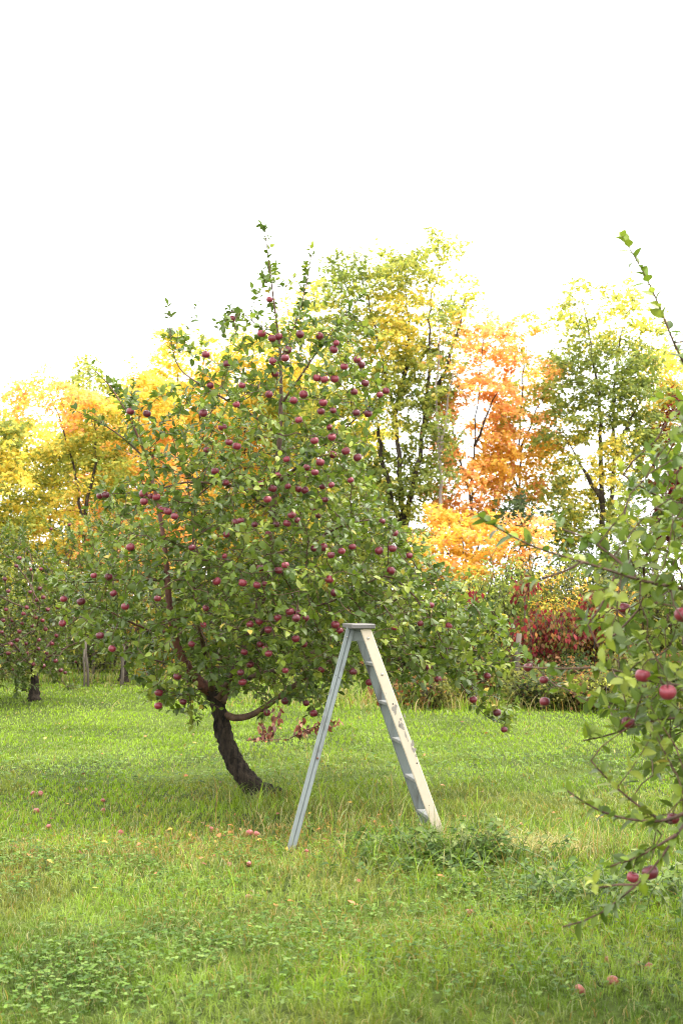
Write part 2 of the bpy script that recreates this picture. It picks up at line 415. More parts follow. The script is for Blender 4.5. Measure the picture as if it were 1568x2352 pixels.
# ------------------------------------------------------------------ forest trees and shrubs
PAL = dict(
    yellow=[(.70, .53, .085), (.64, .47, .07), (.72, .57, .12), (.52, .48, .085)],
    gold=[(.64, .37, .06), (.60, .31, .05), (.66, .44, .08)],
    orange=[(.74, .36, .13), (.70, .29, .12), (.76, .42, .14), (.74, .48, .14)],
    lime=[(.36, .36, .065), (.27, .29, .05), (.45, .41, .075), (.20, .235, .045)],
    green=[(.165, .205, .042), (.20, .235, .048), (.125, .165, .038), (.26, .275, .055)],
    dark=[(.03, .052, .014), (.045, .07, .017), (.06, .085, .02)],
    olive=[(.13, .14, .028), (.18, .17, .036), (.085, .10, .024)],
    red=[(.12, .012, .017), (.19, .018, .022), (.075, .010, .014), (.24, .035, .03)],
    rust=[(.19, .085, .035), (.13, .065, .03), (.26, .12, .045)],
)
def patch_colours(r, mix, nz_tip, ci, n, spread=.15):
    K = len(nz_tip); pw = np.array([w for _, w in mix], float); pw /= pw.sum(); cum = np.cumsum(pw)
    rk = np.argsort(np.argsort(nz_tip)) / K; which = np.searchsorted(cum, np.clip(rk[ci] + r.normal(0, spread, n), 0, .999)); col = np.zeros((n, 3))
    for i, (nm, _) in enumerate(mix):
        m_ = which == i; pa = np.array(PAL[nm]); col[m_] = pa[r.integers(len(pa), size=m_.sum())]
    return np.clip(col * (1 + r.normal(0, .10, n))[:, None], .004, .85)

def wood_tree(name, label, D, env, stems, mix, seed, dens=2.3, leaf=.105, gap=.42, r0=.11, bark=None, deep=.95, n_att=None, group='autumn trees of the wood behind the orchard'):
    """stems and an outline drawn on the photograph; branches grow into the crown's volume and carry drooping sprays of leaves"""
    r = np.random.default_rng(seed); sc = D / F; x0 = (stems[0][0][0] - HX) * sc; g = float(gz(x0, D)); root = empty(name, (x0, D, g), label, 'tree', group); base = np.array(root.location)
    e = np.array(env, float); x1, x2 = e[:, 0].min(), e[:, 0].max(); y1, y2 = e[:, 1].min(), e[:, 1].max(); hw = (x2 - x1) / 2; dp = deep or min(2.2, hw * sc * .9)
    pos = []; par = []; rad = []; tk = MB()
    for q, st in enumerate(stems):
        P = [W(x, y, D + (0 if q == 0 else (q % 2 - .5) * .5 * min(1, k / 2))) for k, (x, y) in enumerate(st)]
        if q == 0: P[0][2] = g - .06
        Q = resample(P, .22); m = len(Q); R = np.linspace(1, 0, m) ** 1.1 * (r0 * (.8 if q == 0 else .5)) + .009
        Q[1:-1, :2] += r.normal(0, .018, (m - 2, 2)); p0 = int(np.argmin(np.linalg.norm(np.array(pos) - Q[0], axis=1))) if pos else -1
        if p0 >= 0: Q[0] = pos[p0]
        tk.tube(Q - base, R, 9, rough=.07)
        for i in range(m): par.append(p0 if i == 0 else len(pos) - 1); pos.append(Q[i]); rad.append(R[i])
    nS = len(pos); xs = r.uniform(x1, x2, 30000); ys = r.uniform(y1, y2, 30000); k = in_poly(xs, ys, env); area = k.mean() * (x2 - x1) * (y2 - y1)
    u = r.uniform(-1, 1, 30000) * np.sqrt(np.clip(1 - ((xs - (x1 + x2) / 2) / hw) ** 2, .1, 1)) * dp
    cl = fbm(xs * sc * 1.15 + seed * 5.1, ys * sc * 1.7 + u * 1.3, seed, 2); k &= cl > np.quantile(cl[k], gap * .8)
    na = n_att or int(np.clip(area * sc * sc * 26, 120, 900)); idx = np.flatnonzero(k)[:na]
    att = np.array([W(xs[i], ys[i], D + u[i]) for i in idx])
    pos, par = colonise(pos, par, att, .2, 2.6, .26, (0, 0, .10), r, 60); n = len(pos)
    R = np.zeros(n); acc = np.zeros(n); nk = np.zeros(n, int)
    for i in range(n - 1, -1, -1):
        R[i] = rad[i] if i < nS else (acc[i] ** (1 / 2.3) if acc[i] > 0 else .005)
        if par[i] >= 0: acc[par[i]] += R[i] ** 2.3 if i >= nS else 0; nk[par[i]] += 1
    R[nS:] = np.minimum(R[nS:], r0 * .4); main = {}
    for i in range(nS, n):
        p = par[i]
        if p >= nS and (p not in main or R[i] > R[main[p]]): main[p] = i
    for i in range(nS, n):
        if par[i] >= nS and main[par[i]] == i: continue
        ch = [par[i], i]
        while ch[-1] in main: ch.append(main[ch[-1]])
        rr = R[ch].copy(); rr[0] = min(rr[0], rr[1] * 1.1); tk.tube(pos[ch] - base, rr, 5 if rr[1] > .012 else 3, cap=False)
    tips = np.flatnonzero((np.arange(n) >= nS) & (R < .016)); w = np.where(nk[tips] == 0, 2.6, 1.0) * r.uniform(.4, 1.6, len(tips)); w /= w.sum()
    nl = int(2.5 * dens * area / ((leaf / sc) ** 2 * .36)); ci = r.choice(len(tips), nl, p=w); t = tips[ci]; d0 = nrm(pos[tips] - pos[par[tips]]); d0[:, 2] -= .15; d0 = nrm(d0 + r.normal(0, .35, d0.shape)); d = d0[ci]
    # each tip carries a flat spray: leaves strung along a few side twigs
    side = nrm(np.cross(d0, UP))[ci]; a = r.uniform(-.15, .45, nl); b = r.normal(0, .13, nl); P = pos[t] + d * a[:, None] + side * b[:, None] + np.stack([r.normal(0, .035, nl), r.normal(0, .035, nl), r.normal(0, .05, nl) - .35 * a ** 2 - b ** 2 * .8], 1)
    P[:, 2] = np.maximum(P[:, 2], .1)
    T_ = pos[tips]; nz = fbm(T_[:, 0] * .75 + seed * 7.3 + T_[:, 1] * .4, T_[:, 2] * .6 + 3.1, seed, 2); col = patch_colours(r, mix, nz, ci, nl)
    Dl = nrm(d * .7 + side * np.sign(b)[:, None] * .5 + r.normal(0, .4, (nl, 3)) + [0, 0, -.35]); N = nrm(r.normal(0, .45, (nl, 3)) + [0, -.15, .85]); ls = leaf * r.uniform(.6, 1.25, nl)
    tk.build('trunk', bark or M_FARBARK, root)
    leaves_object('crown', P - base, Dl, N, ls, ls * r.uniform(.5, .75, nl), col, r.uniform(0, .5, nl), T_TRI, M_AUT, root)
    return nl

def shrub(name, label, group, vx, D, vtop, half, mix, seed, n_leaf=5000, leaf=.09, deep=None, tmpl=None, cat='shrub', fill=.55, base_clear=.05):
    r = np.random.default_rng(seed); x0 = (vx - HX) / F * D; g = float(gz(x0, D)); H = max(.5, EYE + (HY - vtop) / F * D - g); Rm = half / F * D; dp = deep or max(Rm * .8, .7)
    root = empty(name, (x0, D, g), label, cat, group); st = MB(); tips = []; dirs = []
    ns = 20; n_leaf = int(n_leaf * 1.5)
    for q in range(ns):
        th = q * 2.4; rad = math.sqrt((q + .5) / ns); ex = np.array([math.cos(th) * rad * Rm, math.sin(th) * rad * dp, H * math.sqrt(max(.08, 1 - .82 * rad ** 2.2)) * r.uniform(.8, 1.04)])
        b = np.array([ex[0] * .45, ex[1] * .45, -.03]); m = 6; t = np.linspace(0, 1, m)
        p = b + np.outer(t, ex - b) + np.outer(np.sin(t * np.pi), [0, 0, .12]) + r.normal(0, .05, (m, 3)) * t[:, None]
        st.tube(p, np.linspace(.02, .005, m), 5, cap=False)
        for w in np.linspace(.12, 1, 9):
            c = np.array([np.interp(w, t, p[:, k]) for k in range(3)])
            for _ in range(3):
                e = c + r.normal(0, 1, 3) * [Rm * .17, dp * .17, H * .09]; e[2] = max(e[2], base_clear); tips.append(e); dirs.append(nrm(e - c + [0, 0, .05]))
                st.tube(np.array([c, e]), [.006, .003], 3, cap=False)
    tp = np.array(tips); td = np.array(dirs); k_ = r.random(len(tp)) > .12; tp = tp[k_]; td = td[k_]; K = len(tp)
    w = r.uniform(.3, 1.5, K); w /= w.sum(); ci = r.choice(K, n_leaf, p=w); sg = min(Rm, H) * .09 + .05
    P = tp[ci] + r.normal(0, 1, (n_leaf, 3)) * [sg, sg, sg * .7]; P[:, 2] = np.maximum(P[:, 2], .03 + r.random(n_leaf) * .05)
    pw = np.array([q for _, q in mix], float); pw /= pw.sum(); cum = np.cumsum(pw)
    nz = fbm(tp[:, 0] * 1.6 + seed * 3.7, tp[:, 2] * 1.6 + tp[:, 1], seed, 2); rk = np.argsort(np.argsort(nz)) / K
    which = np.searchsorted(cum, np.clip(rk[ci] + r.normal(0, .12, n_leaf), 0, .999)); col = np.zeros((n_leaf, 3))
    for i, (nm, _) in enumerate(mix):
        m_ = which == i; pa = np.array(PAL[nm]); col[m_] = pa[r.integers(len(pa), size=m_.sum())]
    col = np.clip(col * (1 + r.normal(0, .14, n_leaf))[:, None], .004, .8)
    Dl = nrm(td[ci] * .4 + r.normal(0, .6, (n_leaf, 3)) + [0, 0, -.2]); N = nrm(r.normal(0, .5, (n_leaf, 3)) + [0, -.15, .8]); ls = leaf * r.uniform(.6, 1.25, n_leaf)
    st.build('stems', M_FARBARK, root)
    leaves_object('foliage', P, Dl, N, ls, ls * r.uniform(.45, .65, n_leaf), col, r.uniform(0, .5, n_leaf), tmpl or T_FAR, M_AUT, root)
    return root

# ------------------------------------------------------------------ the ground and the grass
def ground():
    xs = np.unique(np.round(np.concatenate([-np.geomspace(9, 600, 26), np.linspace(-9, 9, 73), np.geomspace(9, 600, 26)]), 3))
    ys = np.unique(np.round(np.concatenate([np.linspace(-12, 4, 17), np.linspace(4, 32, 113), np.geomspace(32, 900, 34)]), 3))
    X, Y = np.meshgrid(xs, ys); V = np.stack([X.ravel(), Y.ravel(), gz(X, Y).ravel()], 1); nx = len(xs); i = np.arange(nx - 1)[None] + np.arange(len(ys) - 1)[:, None] * nx; i = i.ravel()
    Fq = np.stack([i, i + 1, i + nx + 1, i + nx], 1).ravel()
    m, n, b = mat_new('lawn_soil'); tc = n.nodes.new('ShaderNodeTexCoord')
    a = n.nodes.new('ShaderNodeTexNoise'); a.inputs['Scale'].default_value = .5; a.inputs['Detail'].default_value = 5; n.links.new(tc.outputs['Object'], a.inputs['Vector'])
    c = n.nodes.new('ShaderNodeTexNoise'); c.inputs['Scale'].default_value = 18; c.inputs['Detail'].default_value = 6; n.links.new(tc.outputs['Object'], c.inputs['Vector'])
    r = n.nodes.new('ShaderNodeValToRGB'); r.color_ramp.elements[0].color = (.030, .046, .009, 1); r.color_ramp.elements[1].color = (.070, .105, .016, 1); r.color_ramp.elements[0].position = .35; r.color_ramp.elements[1].position = .65
    n.links.new(a.outputs['Fac'], r.inputs['Fac']); r2 = n.nodes.new('ShaderNodeValToRGB'); r2.color_ramp.elements[0].color = (.45, .4, .35, 1); r2.color_ramp.elements[1].color = (1.2, 1.15, 1, 1); r2.color_ramp.elements[0].position = .3; r2.color_ramp.elements[1].position = .7
    n.links.new(c.outputs['Fac'], r2.inputs['Fac']); mx = n.nodes.new('ShaderNodeMix'); mx.data_type = 'RGBA'; mx.blend_type = 'MULTIPLY'; mx.inputs['Factor'].default_value = 1
    n.links.new(r.outputs['Color'], mx.inputs['A']); n.links.new(r2.outputs['Color'], mx.inputs['B']); n.links.new(mx.outputs['Result'], b.inputs['Base Color'])
    b.inputs['Roughness'].default_value = .95; b.inputs['Specular IOR Level'].default_value = .1
    tag(link('ground', raw_mesh('ground', V, Fq, np.full(len(i), 4), m)), 'mown green orchard lawn with drier patches under the apple tree', 'lawn', kind='structure')
ground()

LIME, MIDG, DEEPG = np.array((.225, .345, .014)), np.array((.125, .198, .014)), np.array((.060, .106, .012))
STRAW, RUST, SAGE = np.array((.33, .27, .11)), np.array((.25, .15, .04)), np.array((.21, .24, .10))
def px(x, y, z=0.0):
    return HX + x / y * F, HY + (EYE - z) / y * F
def spot(vx, vy, cx, cy, rx, ry):
    return np.exp(-((vx - cx) / rx) ** 2 - ((vy - cy) / ry) ** 2)
GX0, GY0 = W(590, 1830, 12.5)[:2]
def spotw(x, y, cx, cyy, rx, ry): return np.exp(-((x - cx) / rx) ** 2 - ((y - cyy) / ry) ** 2)
def gp(vx, vy):
    D = EYE * F / (vy - HY)
    for _ in range(4): D = (EYE - float(gz((vx - HX) / F * D, D))) * F / (vy - HY)
    return np.array([(vx - HX) / F * D, D])
def dry_map(x, y):
    return (1.0 * spotw(x, y, *gp(620, 1930), 1.3, .75) + .6 * spotw(x, y, *gp(1230, 1960), .9, .55) + .35 * spotw(x, y, *gp(430, 1960), 1.3, .8) + .8 * spotw(x, y, .4, 22.3, 1.5, 1.0) + .5 * spotw(x, y, -3.6, 27, 2.5, 1.6) + .35 * spotw(x, y, *gp(820, 2140), 1.0, .8)
            + .25 * spotw(x, y, 2.6, 24, 3, 1.2))
def tall_map(x, y):
    return (.5 * spotw(x, y, *gp(1000, 1975), .5, .3) + .7 * spotw(x, y, *gp(850, 1870), .7, .6) + .6 * spotw(x, y, *gp(1240, 1950), .8, .5) + .4 * spotw(x, y, *gp(600, 1840), .5, .5) + .7 * spotw(x, y, .4, 21.8, 2.2, 1.5) + .45 * spotw(x, y, *gp(1450, 2080), .6, .6))

def grass():
    r = np.random.default_rng(3)
    Ps = []; Ds = []
    for (a, b, dens) in ((5.2, 7.5, 4600), (7.5, 10, 3000), (10, 13.5, 1900), (13.5, 19, 900), (19, 26, 460), (26, 33, 240)):
        wa = .27 * b + .9; n = int(dens * (b - a) * 2 * wa); x = r.uniform(-wa, wa, n); y = r.uniform(a, b, n); k = np.abs(x) < .27 * y + .9; Ps.append(np.stack([x[k], y[k]], 1)); Ds.append(np.full(k.sum(), 1 / math.sqrt(dens)))
    Q = np.concatenate(Ps); sp = np.concatenate(Ds)
    # tufts: pull blades towards tuft centres
    cell = np.round(Q / .09); jit = np.stack([_hash(cell[:, 0].astype(int), cell[:, 1].astype(int), 5), _hash(cell[:, 0].astype(int), cell[:, 1].astype(int), 9)], 1) - .5
    Q = Q + ((cell + jit) * .09 - Q) * r.uniform(0, .8, (len(Q), 1))
    x, y = Q.T; n = len(x); clump = fbm(x * 2.2, y * 2.2, 21, 3); big = fbm(x * .55, y * .55, 33, 2); fine = _hash(cell[:, 0].astype(int), cell[:, 1].astype(int), 13)
    tall = tall_map(x, y); dry = dry_map(x, y)
    Ln = (.035 + .055 * clump + .02 * fine) * r.uniform(.6, 1.35, n) * (1 + 1.5 * tall * r.uniform(.3, 1.3, n)) * np.interp(y, [8, 14], [.95, .55])
    wd = np.maximum(.0024, .00046 * y) * r.uniform(.7, 1.35, n) * np.where(r.random(n) < .1, 1.6, 1)
    th = r.uniform(0, 6.28, n) + 0; bend = r.uniform(.25, 1.15, n); face = r.uniform(0, 6.28, n)
    d = np.stack([np.cos(th), np.sin(th), np.zeros(n)], 1); side = np.stack([np.cos(face), np.sin(face), np.zeros(n)], 1)
    p0 = np.stack([x, y, gz(x, y) - .004], 1)
    p1 = p0 + d * (Ln * .28 * bend)[:, None] + UP * (Ln * .62)[:, None]; p2 = p0 + d * (Ln * (.35 + .6 * bend))[:, None] + UP * (Ln * np.clip(1.05 - .45 * bend ** 2, .35, 1))[:, None]
    h = (wd / 2)[:, None] * side; V = np.stack([p0 - h, p0 + h, p1 + h * .85, p1 - h * .85, p2], 1).reshape(-1, 3)
    i = np.arange(n) * 5; FL = np.stack([i, i + 1, i + 2, i + 3, i + 3, i + 2, i + 4], 1).ravel(); S = np.tile([4, 3], n)
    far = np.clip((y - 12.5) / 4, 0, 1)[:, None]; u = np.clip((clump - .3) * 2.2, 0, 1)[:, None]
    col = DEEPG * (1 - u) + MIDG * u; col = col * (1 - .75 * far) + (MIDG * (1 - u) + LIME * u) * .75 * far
    v = np.clip((big - .42) * 4, 0, 1)[:, None] * .65; col = col * (1 - v) + LIME * v
    v = np.clip((fbm(x * 1.6, y * 1.6, 47, 2) - .5) * 5, 0, 1)[:, None] * .6; col = col * (1 - v) + (LIME * .7 + SAGE * .4) * v
    o1 = np.clip((fbm(x * .9, y * .9, 91, 3) - .47) * 5, 0, 1)[:, None] * .6 * (1 - .8 * far); col = col * (1 - o1) + np.array((.150, .135, .032)) * o1
    o2 = np.clip((fbm(x * 3.1, y * 3.1, 97, 2) - .55) * 6, 0, 1)[:, None] * .4; col = col * (1 - o2) + DEEPG * .8 * o2 
    pd = dry * 1.0 + .10 * (1 - .7 * far[:, 0]) + .12 * (1 - .8 * far[:, 0]) * np.clip((fbm(x * 1.1, y * 1.1, 55, 2) - .5) * 5, 0, 1); k = r.random(n) < np.clip(pd, 0, .85) * .62
    mixc = np.where(r.random((n, 1)) < .5 - .3 * np.clip(spotw(x, y, *gp(620, 1930), 1.4, .8), 0, 1)[:, None], STRAW, RUST); col = np.where(k[:, None], mixc, col)
    k = r.random(n) < .12; col = np.where(k[:, None], SAGE, col)
    col = np.clip(col * (1 + r.normal(0, .21, n))[:, None], .01, .7)
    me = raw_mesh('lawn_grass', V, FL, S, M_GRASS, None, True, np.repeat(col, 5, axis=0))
    tag(link('lawn_grass', me), 'short green grass blades of the orchard lawn, straw coloured in dry patches', 'grass', kind='stuff')
grass()

def long_grass():
    """the unmown arching blades round the ladder's feet and trunk"""
    r = np.random.default_rng(8); pts = []
    for (vx, vy, sx, sy, n) in ((960, 1985, .36, .16, 520), (850, 1865, .5, .35, 420), (1185, 1958, .45, .24, 1900), (1075, 1975, .2, .16, 320), (590, 1845, .28, .2, 160), (1080, 1930, .25, .2, 220), (1440, 2120, .6, .5, 260), (740, 1900, .7, .4, 220), (1180, 2040, .6, .4, 300), (700, 1760, .8, .5, 60)):
        c = gp(vx, vy); pts.append(np.stack([r.normal(c[0], sx, n), r.normal(c[1], sy, n)], 1))
    pts.append(np.stack([r.normal(.3, 1.1, 700), r.normal(22.3, .7, 700)], 1)); pts.append(np.stack([r.uniform(-8, 1, 1000), r.normal(27.0, .6, 1000)], 1)); pts.append(np.stack([r.uniform(.8, 7, 1500), r.normal(21.2, .45, 1500)], 1))
    Q = np.concatenate(pts); x, y = Q.T; n = len(x); Ln = r.uniform(.14, .36, n) * np.where(y > 18, 1.3, 1); wd = np.maximum(.004, .0004 * y) * r.uniform(.7, 1.5, n)
    cs_ = gp(1185, 1958); flat = np.exp(-((x - cs_[0]) / .55) ** 2 - ((y - cs_[1]) / .32) ** 2) > .12 + r.random(n) * .6
    th = r.uniform(0, 6.28, n); bend = np.where(flat, r.uniform(1.7, 2.3, n), r.uniform(.3, 1.75, n)); d = np.stack([np.cos(th), np.sin(th), np.zeros(n)], 1); side = np.stack([-np.sin(th + .5), np.cos(th + .5), np.zeros(n)], 1)
    p0 = np.stack([x, y, gz(x, y) - .005], 1); V = []
    for q in range(5):
        t = q / 5; a = bend * t * 1.5; c = p0 + d * (Ln * (1 - np.cos(a)) / np.maximum(bend * 1.5, .01))[:, None] + UP * (Ln * np.sin(a) / np.maximum(bend * 1.5, .01))[:, None]; h = (wd / 2 * (1 - t ** 2))[:, None] * side; V += [c - h, c + h]
    a = bend * 1.5; V.append(p0 + d * (Ln * (1 - np.cos(a)) / (bend * 1.5))[:, None] + UP * (Ln * np.sin(a) / (bend * 1.5))[:, None])
    V = np.stack(V, 1).reshape(-1, 3); i = np.arange(n) * 11; f = []
    for q in range(4): f += [i + 2 * q, i + 2 * q + 1, i + 2 * q + 3, i + 2 * q + 2]
    f += [i + 8, i + 9, i + 10]; FL = np.stack(f, 1).ravel(); S = np.tile([4, 4, 4, 4, 3], n)
    pal = np.stack([MIDG, DEEPG, LIME * .8, SAGE, STRAW, RUST]); pd = np.array([.30, .30, .16, .11, .07, .06]); col = pal[r.choice(6, n, p=pd)]
    far = y > 18; col[far] = pal[r.choice(6, far.sum(), p=[.2, .1, .2, .1, .3, .1])]
    col[flat] = np.where(r.random((flat.sum(), 1)) < .72, STRAW * 1.25, SAGE); Ln[flat] *= 1.25
    col = np.clip(col * (1 + r.normal(0, .15, n))[:, None], .01, .7)
    tag(link('long_grass', raw_mesh('long_grass', V, FL, S, M_GRASS, None, True, np.repeat(col, 11, axis=0))), 'long arching grass left unmown round the ladder feet and trunk', 'grass', kind='stuff')
long_grass()

def clover():
    r = np.random.default_rng(14); Q = []
    for (vx, vy, sx, sy, n) in ((120, 2020, .8, .5, 1700), (430, 2200, .7, .45, 1500), (980, 1975, .35, .25, 900), (930, 1930, .3, .2, 500), (250, 1980, .8, .5, 900), (1180, 2060, .4, .3, 500), (1440, 2090, .5, .4, 700), (300, 1780, 1.4, .8, 900), (900, 2130, .8, .6, 900), (150, 2290, .5, .3, 700), (1300, 2240, .6, .3, 500), (1200, 1760, 1.5, .8, 700)):
        c = gp(vx, vy); Q.append(np.stack([r.normal(c[0], sx, n), r.normal(c[1], sy, n)], 1))
    Q = np.concatenate(Q); Q = Q[(Q[:, 1] > 4.8) & (fbm(Q[:, 0] * 3, Q[:, 1] * 3, 71, 2) > .38)]; n = len(Q); Q3 = np.repeat(Q, 3, axis=0); m = len(Q3)
    az = np.repeat(r.uniform(0, 6.28, n), 3) + np.tile([0, 2.094, 4.189], n); h = np.repeat(r.uniform(.03, .085, n), 3); s = np.repeat(r.uniform(.012, .022, n), 3) * np.maximum(1, Q3[:, 1] / 9)
    P = np.stack([Q3[:, 0], Q3[:, 1], gz(Q3[:, 0], Q3[:, 1]) + h], 1); D = np.stack([np.cos(az), np.sin(az), r.uniform(-.3, .35, m)], 1); N = nrm(np.stack([r.normal(0, .3, m), r.normal(0, .3, m), np.ones(m)], 1))
    pal = np.array([(.070, .130, .016), (.095, .16, .02), (.052, .10, .016), (.13, .19, .04)]); col = np.repeat(pal[r.integers(4, size=n)] * (1 + r.normal(0, .15, n))[:, None], 3, axis=0)
    o = leaves_object('clover', P, D, N, s, s * .9, np.clip(col, .01, .5), np.zeros(m), T_MID, M_GRASS, None)
    tag(o, 'low clover and small weeds spreading through the lawn', 'clover', kind='stuff')
clover()

def weeds():
    """leafy weeds tangled round the ladder's right foot and under the close boughs"""
    r = np.random.default_rng(29); Q = []
    for (vx, vy, sx, sy, n, h) in ((950, 1970, .20, .10, 80, .15), (1065, 1985, .18, .10, 90, .24), (880, 1945, .22, .12, 40, .10), (1010, 2005, .25, .10, 50, .12), (1130, 1985, .2, .14, 50, .18), (1480, 2090, .4, .3, 140, .22), (1340, 2060, .3, .2, 50, .14), (1085, 1925, .10, .1, 25, .15)):
        c = gp(vx, vy)
        for _ in range(n): Q.append((r.normal(c[0], sx), r.normal(c[1], sy), h * r.uniform(.5, 1.2)))
    Z = lf_pack(); mb = MB()
    for x, y, h in Q:
        g = float(gz(x, y)); lean = r.normal(0, .5, 2) * h; P = np.array([(x, y, g - .01), (x + lean[0] * .4, y + lean[1] * .4, g + h * .6), (x + lean[0], y + lean[1], g + h)]); mb.tube(P, [.003, .0025, .0015], 4, cap=False)
        cc = np.array([(.065, .115, .02), (.10, .15, .026), (.05, .09, .018), (.15, .185, .05)][r.integers(4)])
        for q in range(int(r.integers(5, 10))):
            t = r.uniform(.15, 1); p = np.array([np.interp(t, [0, .6, 1], P[:, k]) for k in range(3)]); th = r.uniform(0, 6.28); l = r.uniform(.03, .075)
            Z['P'].append(p); Z['D'].append((math.cos(th), math.sin(th), r.uniform(-.2, .6))); Z['N'].append(r.normal(0, .35, 3) + UP); Z['L'].append(l); Z['W'].append(l * r.uniform(.4, .7)); Z['c'].append(r.uniform(0, .6)); Z['col'].append(cc * r.uniform(.75, 1.25))
    Z = {k: np.array(v) for k, v in Z.items()}
    o = leaves_object('weeds', Z['P'], Z['D'], Z['N'], Z['L'], Z['W'], Z['col'], Z['c'], T_MID, M_GRASS, None); tag(o, 'tangle of leafy weeds round the right foot of the ladder and under the close boughs', 'weeds', kind='stuff')
    st = mb.build('weed_stems', plain_mat('weed_stem', (.07, .10, .025)), o)
weeds()

def leaf_litter():
    """brown, orange and yellow leaves dropped in the grass"""
    r = np.random.default_rng(19); n = 260; y = r.uniform(7.0, 24, n); x = r.uniform(-1, 1, n) * (.25 * y + .5)
    c = gp(640, 1930); k = 130; x[:k] = r.normal(c[0], 1.2, k); y[:k] = r.normal(c[1], 1.0, k)
    P = np.stack([x, y, gz(x, y) + r.uniform(.02, .06, n)], 1); th = r.uniform(0, 6.28, n); D = np.stack([np.cos(th), np.sin(th), r.uniform(-.3, .3, n)], 1); N = nrm(np.stack([r.normal(0, .4, n), r.normal(0, .4, n), np.ones(n)], 1))
    pal = np.array([(.30, .12, .03), (.16, .06, .03), (.42, .28, .05), (.38, .14, .05), (.22, .13, .06)]); s = r.uniform(.03, .065, n)
    tag(leaves_object('fallen_leaves', P, D, N, s, s * .55, pal[r.integers(5, size=n)], r.uniform(-.3, .6, n), T_MID, M_DRY, None), 'brown and orange leaves dropped in the grass under the apple tree', 'leaves', kind='stuff')
leaf_litter()

